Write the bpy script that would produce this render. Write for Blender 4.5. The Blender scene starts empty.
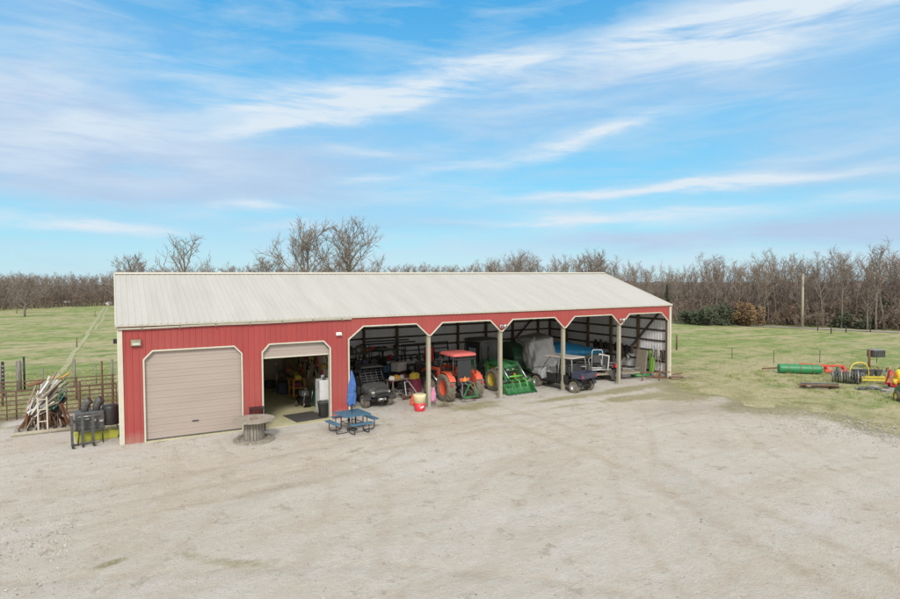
import bpy, math, random
import numpy as np
from mathutils import Vector, Matrix
R=math.radians; PI=math.pi
random.seed(7)
scn=bpy.context.scene; COL=scn.collection

# ------------------------------------------------------------------ mesh helper
class MB:
    def __init__(s): s.v=[];s.f=[];s.m=[];s.s=[]
    def add(s,vs,fs,mi=0,sm=False,M=None):
        b=len(s.v)
        for p in vs:
            p=Vector(p)
            if M is not None: p=M@p
            s.v.append(tuple(p))
        for f in fs: s.f.append([i+b for i in f]); s.m.append(mi); s.s.append(sm)
        return s
    def box(s,x,y,z,sx,sy,sz,mi=0,rot=None):
        """centre x,y,z, sizes"""
        a,b,c=sx/2,sy/2,sz/2
        vs=[(-a,-b,-c),(a,-b,-c),(a,b,-c),(-a,b,-c),(-a,-b,c),(a,-b,c),(a,b,c),(-a,b,c)]
        M=Matrix.Translation((x,y,z))
        if rot is not None: M=M@(rot if isinstance(rot,Matrix) else Matrix.Rotation(rot,4,'Z'))
        return s.add(vs,[(0,3,2,1),(4,5,6,7),(0,1,5,4),(1,2,6,5),(2,3,7,6),(3,0,4,7)],mi,False,M)
    def bb(s,x0,x1,y0,y1,z0,z1,mi=0): return s.box((x0+x1)/2,(y0+y1)/2,(z0+z1)/2,abs(x1-x0),abs(y1-y0),abs(z1-z0),mi)
    def beam(s,p0,p1,w,h,mi=0,roll=0):
        p0=Vector(p0);p1=Vector(p1);d=p1-p0;L=d.length
        q=d.to_track_quat('Y','Z').to_matrix().to_4x4()
        M=Matrix.Translation((p0+p1)/2)@q@Matrix.Rotation(roll,4,'Y')
        a,b,c=w/2,L/2,h/2
        vs=[(-a,-b,-c),(a,-b,-c),(a,b,-c),(-a,b,-c),(-a,-b,c),(a,-b,c),(a,b,c),(-a,b,c)]
        return s.add(vs,[(0,3,2,1),(4,5,6,7),(0,1,5,4),(1,2,6,5),(2,3,7,6),(3,0,4,7)],mi,False,M)
    def tube(s,pts,r,n=8,mi=0,caps=True,sm=True):
        pts=[Vector(p) for p in pts]; rs=r if isinstance(r,(list,tuple)) else [r]*len(pts)
        vs=[];fs=[];N=len(pts); up=None
        for i,p in enumerate(pts):
            d=(pts[min(i+1,N-1)]-pts[max(i-1,0)]).normalized()
            if up is None:
                up=Vector((0,0,1)) if abs(d.z)<.9 else Vector((1,0,0))
            a=d.cross(up)
            if a.length<1e-4: a=d.orthogonal()
            a.normalize(); b=a.cross(d).normalized(); up=b
            for k in range(n):
                t=2*PI*k/n; vs.append(tuple(p+a*math.cos(t)*rs[i]+b*math.sin(t)*rs[i]))
        for i in range(N-1):
            for k in range(n):
                k2=(k+1)%n; fs.append((i*n+k,i*n+k2,(i+1)*n+k2,(i+1)*n+k))
        s.add(vs,fs,mi,sm)
        if caps:
            b=len(s.v)-len(vs)
            s.f.append([b+k for k in range(n)][::-1]);s.m.append(mi);s.s.append(False)
            s.f.append([b+(N-1)*n+k for k in range(n)]);s.m.append(mi);s.s.append(False)
        return s
    def cyl(s,p0,p1,r0,r1=None,n=14,mi=0,caps=True): return s.tube([p0,p1],[r0,r0 if r1 is None else r1],n,mi,caps)
    def lathe(s,prof,n=24,mi=0,M=None,sm=True,close=False):
        """profile of (radius, height) about local Z"""
        vs=[];fs=[]
        for r,z in prof:
            for k in range(n):
                t=2*PI*k/n; vs.append((r*math.cos(t),r*math.sin(t),z))
        P=len(prof)
        for i in range(P if close else P-1):
            j=(i+1)%P
            for k in range(n):
                k2=(k+1)%n; fs.append((i*n+k,i*n+k2,j*n+k2,j*n+k))
        if not close:
            if prof[0][0]>1e-4: fs.append(tuple(range(n))[::-1])
            if prof[-1][0]>1e-4: fs.append(tuple((P-1)*n+k for k in range(n)))
        return s.add(vs,fs,mi,sm,M)
    def loft(s,rings,mi=0,sm=False,caps=True):
        n=len(rings[0]);vs=[p for r in rings for p in r];fs=[]
        for i in range(len(rings)-1):
            for k in range(n):
                k2=(k+1)%n; fs.append((i*n+k,i*n+k2,(i+1)*n+k2,(i+1)*n+k))
        if caps: fs.append(tuple(range(n))[::-1]); fs.append(tuple((len(rings)-1)*n+k for k in range(n)))
        return s.add(vs,fs,mi,sm)
    def prism(s,poly,a0,a1,axis='x',mi=0):
        """2D polygon extruded along an axis: x -> poly is (y,z); y -> (x,z); z -> (x,y)"""
        g={'x':lambda a,p:(a,p[0],p[1]),'y':lambda a,p:(p[0],a,p[1]),'z':lambda a,p:(p[0],p[1],a)}[axis]
        return s.loft([[g(a0,p) for p in poly],[g(a1,p) for p in poly]],mi)
    def build(s,name,mats,parent=None,bevel=0,sub=0,loc=None,fix=True):
        me=bpy.data.meshes.new(name); me.from_pydata(s.v,[],s.f)
        mats=mats if isinstance(mats,(list,tuple)) else [mats]
        for m in mats: me.materials.append(m)
        me.polygons.foreach_set('material_index',s.m); me.polygons.foreach_set('use_smooth',s.s)
        me.validate(); me.update()
        if fix:
            import bmesh
            bm=bmesh.new(); bm.from_mesh(me); bmesh.ops.recalc_face_normals(bm,faces=bm.faces); bm.to_mesh(me); bm.free()
        o=bpy.data.objects.new(name,me); COL.objects.link(o)
        if parent: o.parent=parent
        if loc: o.location=loc
        if bevel:
            b=o.modifiers.new('b','BEVEL'); b.width=bevel; b.segments=2; b.limit_method='ANGLE'; b.angle_limit=R(40)
        if sub:
            b=o.modifiers.new('s','SUBSURF'); b.levels=sub; b.render_levels=sub
        return o

def thing(name,label,cat,loc=(0,0,0),rz=0,group=None):
    o=bpy.data.objects.new(name,None); COL.objects.link(o); o.empty_display_size=.2
    o.location=loc; o.rotation_euler=(0,0,rz); o['label']=label; o['category']=cat
    if group: o['group']=group
    return o
def tag(o,label,cat,group=None,loc=None,rz=None):
    o['label']=label;o['category']=cat
    if group:o['group']=group
    if loc is not None:o.location=loc
    if rz is not None:o.rotation_euler=(0,0,rz)
    return o
def setting(o,kind='structure'): o['kind']=kind; return o
def copy_tree(o,parent=None):
    c=o.copy(); COL.objects.link(c); c.parent=parent
    for ch in list(o.children): copy_tree(ch,c)
    return c
def noise(x,y,s=0.0):
    return (math.sin(x*1.3+s)*math.cos(y*1.7-s*2)+math.sin(x*2.9-y*2.3+s*3)*.5+math.cos(x*5.1+y*4.3+s)*.25)/1.75

# ------------------------------------------------------------------ materials
def newmat(name):
    m=bpy.data.materials.new(name); m.use_nodes=True; nt=m.node_tree
    return m,nt,nt.nodes['Principled BSDF']
def N(nt,t,**k):
    n=nt.nodes.new(t)
    for a,b in k.items():
        if a=='inp':
            for i,v in b.items(): n.inputs[i].default_value=v
        else: setattr(n,a,b)
    return n
def ramp(nt,src,stops):
    r=nt.nodes.new('ShaderNodeValToRGB'); e=r.color_ramp.elements
    while len(e)<len(stops): e.new(.5)
    for i,(p,c) in enumerate(stops):
        e[i].position=p; e[i].color=(c[0],c[1],c[2],1) if isinstance(c,(tuple,list)) else (c,c,c,1)
    nt.links.new(src,r.inputs[0]); return r.outputs[0]
def mix(nt,fac,a,b,mode='MIX'):
    m=nt.nodes.new('ShaderNodeMix'); m.data_type='RGBA'; m.blend_type=mode; m.clamp_factor=True
    for s,i in ((fac,0),(a,6),(b,7)):
        if isinstance(s,(int,float)): m.inputs[i].default_value=s
        elif isinstance(s,(tuple,list)): m.inputs[i].default_value=(s[0],s[1],s[2],1)
        else: nt.links.new(s,m.inputs[i])
    return m.outputs[2]
def mth(nt,op,a,b=0.0,c=None,clamp=False):
    m=nt.nodes.new('ShaderNodeMath'); m.operation=op; m.use_clamp=clamp
    for i,s in enumerate((a,b,c)):
        if s is None: continue
        if isinstance(s,(int,float)): m.inputs[i].default_value=s
        else: nt.links.new(s,m.inputs[i])
    return m.outputs[0]
def pos(nt,world=False,scale=(1,1,1),rot=(0,0,0)):
    mp=nt.nodes.new('ShaderNodeMapping'); mp.inputs['Scale'].default_value=scale; mp.inputs['Rotation'].default_value=rot
    if world: g=nt.nodes.new('ShaderNodeNewGeometry'); nt.links.new(g.outputs['Position'],mp.inputs[0])
    else: g=nt.nodes.new('ShaderNodeTexCoord'); nt.links.new(g.outputs['Object'],mp.inputs[0])
    return mp.outputs[0]
def nz(nt,vec,scale,detail=4,rough=.55,dist=0):
    n=nt.nodes.new('ShaderNodeTexNoise'); n.inputs['Scale'].default_value=scale; n.inputs['Detail'].default_value=detail
    n.inputs['Roughness'].default_value=rough; n.inputs['Distortion'].default_value=dist
    nt.links.new(vec,n.inputs['Vector']); return n.outputs['Fac']
def bump(nt,b,src,strength,dist=.02):
    n=nt.nodes.new('ShaderNodeBump'); n.inputs['Strength'].default_value=strength; n.inputs['Distance'].default_value=dist
    nt.links.new(src,n.inputs['Height']); nt.links.new(n.outputs[0],b.inputs['Normal'])
_mc={}
def mat(name,col,rough=.6,metal=0,var=.18,scale=3,dirt=.12,dcol=(.30,.26,.20),bmp=0,streak=False,trans=0):
    """painted / plain material with uneven tone, dust and small bumps"""
    if name in _mc: return _mc[name]
    m,nt,b=newmat(name)
    v=pos(nt,False,(1,1,.25) if streak else (1,1,1))
    n1=nz(nt,v,scale,5,.6); n2=nz(nt,v,scale*4.3,4,.65)
    lo=tuple(c*(1-var) for c in col); hi=tuple(min(1,c*(1+var)) for c in col)
    c=ramp(nt,n1,[(.3,lo),(.7,hi)])
    if dirt: c=mix(nt,mth(nt,'MULTIPLY',ramp(nt,n2,[(.45,0.),(.75,1.)]),dirt*2.2),c,dcol)
    nt.links.new(c,b.inputs['Base Color'])
    nt.links.new(ramp(nt,n2,[(.2,max(.05,rough-.12)),(.8,min(1,rough+.12))]),b.inputs['Roughness'])
    b.inputs['Metallic'].default_value=metal
    if trans: b.inputs['Transmission Weight'].default_value=trans
    if bmp: bump(nt,b,n2,bmp)
    _mc[name]=m; return m

def wood_mat(name,c1,c2,axis=0,scale=2.5):
    m,nt,b=newmat(name); s=[9,9,9]; s[axis]=.7
    v=pos(nt,False,tuple(s)); n1=nz(nt,v,scale,6,.6,.6); n2=nz(nt,pos(nt),1.7,3)
    c=ramp(nt,n1,[(.3,c1),(.68,c2)]); c=mix(nt,mth(nt,'MULTIPLY',n2,.5),c,tuple(x*.6 for x in c1))
    nt.links.new(c,b.inputs['Base Color']); b.inputs['Roughness'].default_value=.85; bump(nt,b,n1,.5,.01); return m

# barn metals
def sheet_mat(name,col,stain=(.3,.25,.2),amt=.35,rough=.5,along=(.9,.9,.12),splash=False):
    m,nt,b=newmat(name)
    v=pos(nt,False,along); n1=nz(nt,v,1.6,5,.6,.2); n2=nz(nt,pos(nt),.35,3,.5); n3=nz(nt,pos(nt),14,3)
    c=mix(nt,ramp(nt,n1,[(.35,0.),(.8,1.)]),tuple(x*1.04 for x in col),tuple(x*.86 for x in col))
    c=mix(nt,mth(nt,'MULTIPLY',ramp(nt,n2,[(.4,0.),(.75,1.)]),amt*.5),c,stain)
    c=mix(nt,mth(nt,'MULTIPLY',ramp(nt,n3,[(.58,0.),(.75,1.)]),amt*.35),c,stain)
    g_=nt.nodes.new('ShaderNodeNewGeometry'); sx_=nt.nodes.new('ShaderNodeSeparateXYZ'); nt.links.new(g_.outputs['Position'],sx_.inputs[0])
    if splash:
        sf=mth(nt,'MULTIPLY',ramp(nt,mth(nt,'ADD',mth(nt,'MULTIPLY',sx_.outputs[2],1.1),mth(nt,'MULTIPLY',nz(nt,pos(nt),2.2,6,.75),.8)),[(.42,1.),(.95,0.)]),.55)
        c=mix(nt,sf,c,(.36,.27,.21))
        # panel laps and screw rows
        lap=mth(nt,'LESS_THAN',mth(nt,'FRACT',mth(nt,'MULTIPLY',sx_.outputs[0],1/.916)),.014); c=mix(nt,mth(nt,'MULTIPLY',lap,.4),c,(.12,.03,.03))
        vx=mth(nt,'ABSOLUTE',mth(nt,'SUBTRACT',mth(nt,'FRACT',mth(nt,'MULTIPLY',sx_.outputs[0],1/.229)),.5)); vz=mth(nt,'ABSOLUTE',mth(nt,'SUBTRACT',mth(nt,'FRACT',mth(nt,'MULTIPLY',sx_.outputs[2],1/.61)),.5))
        c=mix(nt,mth(nt,'MULTIPLY',mth(nt,'MULTIPLY',mth(nt,'LESS_THAN',vx,.06),mth(nt,'LESS_THAN',vz,.022)),.55),c,(.16,.05,.05))
    nt.links.new(c,b.inputs['Base Color']); b.inputs['Roughness'].default_value=rough
    nt.links.new(ramp(nt,n1,[(.2,rough-.1),(.8,rough+.12)]),b.inputs['Roughness']); return m
M={}
M['red']=sheet_mat('red_sheet',(.325,.049,.047),(.40,.16,.13),.5,.5,splash=True)
M['inner']=sheet_mat('grey_lining',(.78,.78,.80),(.3,.28,.25),.4,.45)
M['roof']=sheet_mat('roof_sheet',(.455,.44,.40),(.40,.37,.33),.2,.42,(.9,.12,.12))
M['trim']=mat('cream_trim',(.54,.52,.43),.5,0,.06,2,.12,(.35,.32,.25))
M['beige']=sheet_mat('beige_door',(.365,.312,.28),(.36,.29,.24),.3,.5,(.15,.9,.9))
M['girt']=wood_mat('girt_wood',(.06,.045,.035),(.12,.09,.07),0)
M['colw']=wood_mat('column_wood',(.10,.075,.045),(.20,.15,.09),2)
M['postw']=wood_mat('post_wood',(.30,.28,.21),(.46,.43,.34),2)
M['plank']=wood_mat('plank_wood',(.20,.17,.13),(.42,.36,.28),0)
M['greyw']=wood_mat('grey_weathered_wood',(.11,.10,.085),(.40,.37,.31),2)
M['greywx']=wood_mat('grey_weathered_boards',(.17,.15,.12),(.50,.45,.38),0)
M['bark']=mat('bark',(.15,.13,.115),.95,0,.3,3,.2,(.18,.16,.14),.4)
M['twig']=mat('twigs',(.215,.180,.155),.95,0,.3,.4,0)
M['twigr']=mat('reddish_twigs',(.225,.175,.14),.95,0,.3,.4,0)
M['rust']=mat('rusty_steel',(.17,.085,.05),.85,.2,.35,6,.3,(.30,.16,.08),.3)
M['browns']=mat('brown_rail',(.13,.085,.055),.8,.2,.3,3,.3,(.24,.15,.10),.2)
M['black']=mat('black_plastic',(.018,.018,.020),.45,0,.3,5,.12,(.16,.14,.12))
M['blackm']=mat('black_metal',(.025,.025,.028),.4,.5,.3,5,.15,(.15,.12,.10))
M['dgrey']=mat('dark_grey_plastic',(.055,.06,.065),.5,0,.25,5,.2)
M['grey']=mat('grey_metal',(.26,.27,.28),.45,.5,.2,5,.2)
M['silver']=mat('silver_metal',(.52,.53,.54),.35,.8,.15,5,.15)
M['lgrey']=mat('light_grey_plastic',(.42,.43,.45),.4,0,.15,5,.25)
M['edge']=mat('eave_metal',(.46,.45,.38),.5,0,.08,2,.2)
M['fresh']=mat('light_green_paint',(.10,.42,.06),.4,0,.15,4,.15)
M['white']=mat('white_paint',(.74,.75,.76),.35,0,.05,2,.06)
M['rubber']=mat('muddy_rubber',(.055,.050,.045),.85,0,.3,9,.5,(.26,.22,.16),.3)
M['mudtyre']=mat('mud_caked_tyre',(.115,.10,.078),.92,0,.3,9,.65,(.30,.26,.19),.5)
M['orange']=mat('orange_red_paint',(.62,.085,.04),.4,0,.18,4,.3,(.40,.22,.14))
M['canopy']=mat('sun_faded_red',(.60,.13,.12),.5,0,.1,4,.1)
M['green']=mat('green_paint',(.018,.17,.05),.4,0,.25,4,.4,(.16,.20,.12))
M['dgreen']=mat('dark_green_paint',(.014,.075,.040),.4,0,.2,4,.12)
M['yellow']=mat('yellow_paint',(.66,.52,.05),.5,0,.18,4,.35,(.35,.28,.12))
M['lime']=mat('lime_plastic',(.22,.55,.05),.4,0,.1,4,.06)
M['blue']=mat('blue_coat',(.04,.14,.23),.6,0,.2,5,.22)
M['ublue']=mat('blue_cloth',(.05,.14,.38),.8,0,.2,6,.05,bmp=.3)
M['tarpb']=mat('blue_tarp',(.02,.25,.50),.45,0,.2,3,.06,bmp=.2)
M['tarpg']=mat('grey_tarp',(.55,.55,.56),.6,0,.12,3,.08,bmp=.8)
M['navy']=mat('navy_paint',(.035,.045,.085),.35,0,.2,4,.15)
M['tan']=mat('tan_roof',(.36,.335,.31),.6,0,.1,4,.15)
M['redp']=mat('red_plastic',(.60,.03,.045),.4,0,.1,4,.05)
M['cream']=mat('cream_plastic',(.74,.66,.40),.5,0,.06,4,.06)
M['pink']=mat('pink_cloth',(.62,.25,.42),.7,0,.2,6,.05)
M['maroon']=mat('maroon_paint',(.22,.03,.07),.4,0,.2,4,.15)
M['teal']=mat('teal_cloth',(.02,.20,.22),.7,0,.2,6,.05)
M['ochre']=mat('orange_yellow_paint',(.62,.30,.04),.5,0,.15,5,.15)
M['concrete']=mat('grey_concrete',(.30,.29,.27),.9,0,.15,3,.2,(.2,.18,.15),.3)
M['tank']=mat('yellow_tank',(.80,.62,.02),.35,0,.06,3,.05)
M['tankg']=mat('green_tank',(.02,.20,.075),.45,0,.14,3,.12,(.2,.25,.15))
M['glassd']=mat('dark_window',(.03,.035,.04),.18,0,.1,1,.0)
M['glassl']=mat('pale_window',(.34,.37,.42),.25,0,.15,1,.0)
M['lamp']=mat('lamp_lens',(.42,.43,.38),.2,0,.05,3,.0)
M['brass']=mat('bronze_housing',(.20,.19,.12),.5,.4,.15,3,.1)
M['ochrewall']=mat('workshop_board',(.66,.58,.42),.8,0,.1,1,.1)
M['fabricb']=mat('black_cloth',(.02,.02,.024),.9,0,.3,6,0)
M['matb']=mat('rubber_mat',(.05,.048,.048),.85,0,.15,6,.1)
M['tin']=mat('white_tin',(.60,.62,.64),.4,.2,.1,3,.1)
M['evg']=mat('evergreen_leaves',(.06,.078,.04),.9,0,.35,.8,0)
M['rusl']=mat('russet_leaves',(.20,.13,.065),.9,0,.35,.8,0)
M['leather']=mat('dark_leather',(.05,.03,.022),.6,0,.3,5,.1)
# ------------------------------------------------------------------ camera, render, light
CAM=(-.0829,-26.3557,6.4522); TH=.5079; PI_=.0369; RO=-.0046
cd=bpy.data.cameras.new('camera'); cam=bpy.data.objects.new('camera',cd); COL.objects.link(cam); scn.camera=cam
fw=Vector((math.sin(TH)*math.cos(PI_),math.cos(TH)*math.cos(PI_),-math.sin(PI_)))
cam.rotation_mode='QUATERNION'
rr=Vector((math.cos(TH),-math.sin(TH),0)); uu=rr.cross(fw)
m3=Matrix((rr,uu,-fw)).transposed()
cam.rotation_quaternion=(m3@Matrix.Rotation(RO,3,'Z')).to_quaternion()
cam.location=CAM; cd.sensor_width=36; cd.lens=36*601.66/900; cd.clip_end=6000; cd.clip_start=.2
scn.render.engine='CYCLES'; scn.cycles.use_denoising=True; scn.cycles.max_bounces=6; scn.cycles.diffuse_bounces=4
scn.cycles.transparent_max_bounces=8; scn.cycles.caustics_reflective=False; scn.cycles.caustics_refractive=False
vs_=scn.view_settings; vs_.view_transform='Standard'; vs_.look='None'; vs_.gamma=1; vs_.use_curve_mapping=False; vs_.exposure=EXPO=0.78

SUN_EL=R(38); SUN_AZ=R(205)       # compass azimuth from +Y, clockwise
sd=Vector((math.sin(SUN_AZ)*math.cos(SUN_EL),math.cos(SUN_AZ)*math.cos(SUN_EL),math.sin(SUN_EL)))
sl=bpy.data.lights.new('sun','SUN'); so=bpy.data.objects.new('sun',sl); COL.objects.link(so)
sl.energy=1.5; sl.angle=R(12); sl.color=(1,.95,.88); so.rotation_euler=(-sd).to_track_quat('-Z','Y').to_euler()

w=bpy.data.worlds.new('World'); scn.world=w; w.use_nodes=True; nt=w.node_tree; nt.nodes.clear()
out=nt.nodes.new('ShaderNodeOutputWorld'); bg=nt.nodes.new('ShaderNodeBackground'); nt.links.new(bg.outputs[0],out.inputs[0])
sky=nt.nodes.new('ShaderNodeTexSky'); sky.sky_type='NISHITA'; sky.sun_disc=False; sky.sun_elevation=SUN_EL; sky.sun_rotation=SUN_AZ
sky.air_density=1.2; sky.dust_density=.6; sky.ozone_density=3
bg.inputs[1].default_value=.12
tc=nt.nodes.new('ShaderNodeTexCoord'); sp=nt.nodes.new('ShaderNodeSeparateXYZ'); nt.links.new(tc.outputs['Generated'],sp.inputs[0])
az=mth(nt,'SUBTRACT',mth(nt,'ARCTAN2',sp.outputs[0],sp.outputs[1]),TH); el=mth(nt,'ARCSINE',sp.outputs[2])
cb=nt.nodes.new('ShaderNodeCombineXYZ'); nt.links.new(az,cb.inputs[0]); nt.links.new(el,cb.inputs[1])
def wmap(loc,rot,sc,src,typ='TEXTURE'):
    m=nt.nodes.new('ShaderNodeMapping'); m.vector_type=typ; m.inputs[1].default_value=loc; m.inputs[2].default_value=(0,0,rot); m.inputs[3].default_value=sc
    nt.links.new(src,m.inputs[0]); return m.outputs[0]
# wispy displacement of the cloud bands
n_a=nt.nodes.new('ShaderNodeTexNoise'); n_a.inputs['Scale'].default_value=1; n_a.inputs['Detail'].default_value=6; n_a.inputs['Roughness'].default_value=.55
nt.links.new(wmap((0,0,0),R(9),(3.2,15,1),cb.outputs[0],'POINT'),n_a.inputs['Vector'])
dsp=nt.nodes.new('ShaderNodeVectorMath'); dsp.operation='MULTIPLY_ADD'
nt.links.new(n_a.outputs['Color'],dsp.inputs[0]); dsp.inputs[1].default_value=(.20,.075,0); 
sub=nt.nodes.new('ShaderNodeVectorMath'); sub.operation='ADD'; nt.links.new(cb.outputs[0],sub.inputs[0]); sub.inputs[1].default_value=(-.10,-.0375,0)
nt.links.new(sub.outputs[0],dsp.inputs[2]); DV=dsp.outputs[0]
def pxae(x,y): 
    a=math.atan((x-450)/601.66); return a,math.atan((277-y)/601.66*math.cos(a))
def blob(x,y,lx,ly,rot,amp):
    a,e=pxae(x,y)
    m=wmap((a,e,0),R(rot),(lx/601.66,ly/601.66,1),DV)
    sx=nt.nodes.new('ShaderNodeVectorMath'); sx.operation='DOT_PRODUCT'; nt.links.new(m,sx.inputs[0]); nt.links.new(m,sx.inputs[1])
    # mapping keeps z = 0
    return mth(nt,'MULTIPLY',mth(nt,'EXPONENT',mth(nt,'MULTIPLY',sx.outputs['Value'],-1.0)),amp)
def total(lst):
    t=None
    for b in lst:
        v=blob(*b); t=v if t is None else mth(nt,'ADD',t,v)
    return t
white=total([(270,108,90,14,4,.5),(360,95,80,12,6,.75),(465,76,110,13,9,1.0),(330,98,60,20,3,.4),(610,52,80,15,10,.6),(760,28,170,26,9,1.0),(900,2,110,16,7,.8),
 (490,160,110,9,10,.6),(600,137,70,6,16,.7),(640,190,90,6,3,.9),(750,180,100,5,3,1.0),(560,196,60,5,3,.5),(640,216,120,9,1,1.0),(860,195,60,4,2,.4),(120,225,70,5,-2,.6),(50,222,80,6,-3,.6),(215,212,45,8,5,.45),(250,208,25,4,0,.5),
 (380,148,45,9,4,.7),(375,178,30,5,0,.7),(250,128,50,7,6,.5),(305,122,60,6,8,.6),(420,103,60,6,9,.6),(700,120,90,8,8,.3),(560,222,50,4,2,.5),(470,222,60,4,0,.35),(300,228,60,4,3,.35),(820,150,90,8,6,.35),(180,68,80,10,-10,.35),(420,195,120,7,2,.3),(60,150,130,34,-6,.45),(130,118,110,28,-14,.45),(20,100,60,30,0,.3),(520,110,60,25,0,.2),(60,20,50,40,0,.15),(500,240,200,10,0,.2),(300,255,300,14,0,.2),(760,262,300,10,0,.35)])
lav=total([(50,130,170,48,-8,.95),(110,135,110,26,-12,.5),(180,160,160,40,-10,.5),(300,165,150,30,5,.45),(60,50,70,70,0,.35),(250,190,120,14,0,.35),(420,140,120,30,5,.35),(850,130,130,60,0,.45),(870,160,90,16,0,.4),
 (790,235,150,11,2,.95),(880,228,110,16,0,.85),(700,240,90,7,2,.5),(600,242,110,7,2,.45),(455,225,60,14,0,.45),(90,195,160,10,2,.45),(350,215,120,18,0,.4),(700,85,160,30,8,.45),(560,90,100,35,0,.3),(640,60,150,30,10,.3),(200,40,90,10,0,.2)])
n_b=nt.nodes.new('ShaderNodeTexNoise'); n_b.inputs['Scale'].default_value=1; n_b.inputs['Detail'].default_value=8; n_b.inputs['Roughness'].default_value=.62; n_b.inputs['Distortion'].default_value=.4
nt.links.new(wmap((3,1,0),R(8),(5,30,1),cb.outputs[0],'POINT'),n_b.inputs['Vector'])
fib=ramp(nt,n_b.outputs['Fac'],[(.33,.18),(.60,1.1)])
whitef=mth(nt,'MULTIPLY',white,fib,clamp=True); lavf=mth(nt,'MULTIPLY',lav,ramp(nt,n_a.outputs['Fac'],[(.36,.35),(.60,1.05)]),clamp=True)
# thin overall veil so that the rest of the dome is not empty
veil=mth(nt,'MULTIPLY',ramp(nt,n_b.outputs['Fac'],[(.44,0.),(.66,1.)]),.45)
S=1/.12
tint=mix(nt,1.0,sky.outputs[0],ramp(nt,mth(nt,'MULTIPLY',el,1/1.2,clamp=True),[(0.0,SKY0:=(.62,.92,1.0)),(.12,(.50,.95,1.15)),(.36,(.42,1.02,1.35)),(.8,(.6,1.0,1.2))]),'MULTIPLY')
EX=2**EXPO
def lin(r,g,b):
    f=lambda c:((c/255+.055)/1.055)**2.4
    return tuple(f(c)*S/EX for c in (r,g,b))
grad=ramp(nt,mth(nt,'MULTIPLY',el,1/.5,clamp=True),[(0,(.56,.76,.86)),(.14,(.33,.68,.87)),(.34,(.225,.60,.86)),(.60,(.15,.50,.82)),(.86,(.075,.39,.74)),(1,(.06,.33,.68))])
vm=nt.nodes.new('ShaderNodeVectorMath'); vm.operation='SCALE'; nt.links.new(grad,vm.inputs[0]); vm.inputs['Scale'].default_value=S/EX
base=mix(nt,.88,tint,vm.outputs[0])
def col3(c):
    n=nt.nodes.new('ShaderNodeCombineXYZ'); n.inputs[0].default_value,n.inputs[1].default_value,n.inputs[2].default_value=c; return n.outputs[0]
c1=mix(nt,mth(nt,'MULTIPLY',lavf,.88),base,col3(lin(182,203,232)))
c1=mix(nt,veil,c1,col3(lin(185,215,238)))
c2=mix(nt,whitef,c1,col3(lin(220,234,246)))
# out-of-view white sky overhead and behind the drone, added as neutral fill light
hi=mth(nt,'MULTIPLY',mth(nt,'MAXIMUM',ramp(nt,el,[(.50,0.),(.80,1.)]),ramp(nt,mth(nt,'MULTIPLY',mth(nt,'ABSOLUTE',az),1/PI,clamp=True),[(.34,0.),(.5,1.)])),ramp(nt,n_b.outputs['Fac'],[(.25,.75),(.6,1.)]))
bk=ramp(nt,mth(nt,'MULTIPLY',mth(nt,'ABSOLUTE',az),1/PI,clamp=True),[(.40,0.),(.62,1.)])  # extra brightness added behind the drone, lights the open bays
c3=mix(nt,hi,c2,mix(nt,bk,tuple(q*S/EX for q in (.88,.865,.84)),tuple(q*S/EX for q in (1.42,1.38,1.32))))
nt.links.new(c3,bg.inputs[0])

# ------------------------------------------------------------------ terrain
def height(x,y):
    d=math.hypot(x-14,y-2); k=min(1,max(0,(d-45)/60))
    h=k*.35*noise(x*.02,y*.02,1.3)
    if d>170: h-=(d-170)*.011
    return h
def arr_mesh(name,V,F,mats,mi=None,smooth=True):
    me=bpy.data.meshes.new(name); V=np.asarray(V,dtype=np.float32); F=np.asarray(F,dtype=np.int32); k=F.shape[1]
    me.vertices.add(len(V)); me.vertices.foreach_set('co',V.ravel()); me.loops.add(F.size); me.loops.foreach_set('vertex_index',F.ravel())
    me.polygons.add(len(F)); me.polygons.foreach_set('loop_start',np.arange(0,F.size,k,dtype=np.int32)); me.polygons.foreach_set('loop_total',np.full(len(F),k,dtype=np.int32))
    for m in (mats if isinstance(mats,(list,tuple)) else [mats]): me.materials.append(m)
    if mi is not None: me.polygons.foreach_set('material_index',np.asarray(mi,dtype=np.int32))
    me.polygons.foreach_set('use_smooth',np.full(len(F),smooth)); me.update(calc_edges=True)
    o=bpy.data.objects.new(name,me); COL.objects.link(o); return o

YARD=[(-60,6.3),(-5.2,6.6),(-3.4,8.6),(-.3,9.3),(-.2,5),(1,11.8),(30.2,11.8),(30.6,.6),(29.2,-.9),(27.6,-2.6),(27.9,-5.2),(27.2,-7.4),(28.8,-9.3),(28.7,-11),(27.9,-12.8),(26.8,-14.6),(27,-18),(33,-45),(-60,-45)]
def inside(x,y,P):
    c=False;n=len(P)
    for i in range(n):
        x0,y0=P[i];x1,y1=P[i-1]
        if (y0>y)!=(y1>y) and x<(x1-x0)*(y-y0)/(y1-y0)+x0: c=not c
    return c
def pdist(x,y,P):
    b=1e9;n=len(P)
    for i in range(n):
        x0,y0=P[i];x1,y1=P[i-1];dx,dy=x1-x0,y1-y0
        t=max(0,min(1,((x-x0)*dx+(y-y0)*dy)/(dx*dx+dy*dy))); b=min(b,math.hypot(x-x0-t*dx,y-y0-t*dy))
    return b
def sdist(x,y):
    d=pdist(x,y,YARD); return d if inside(x,y,YARD) else -d

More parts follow.
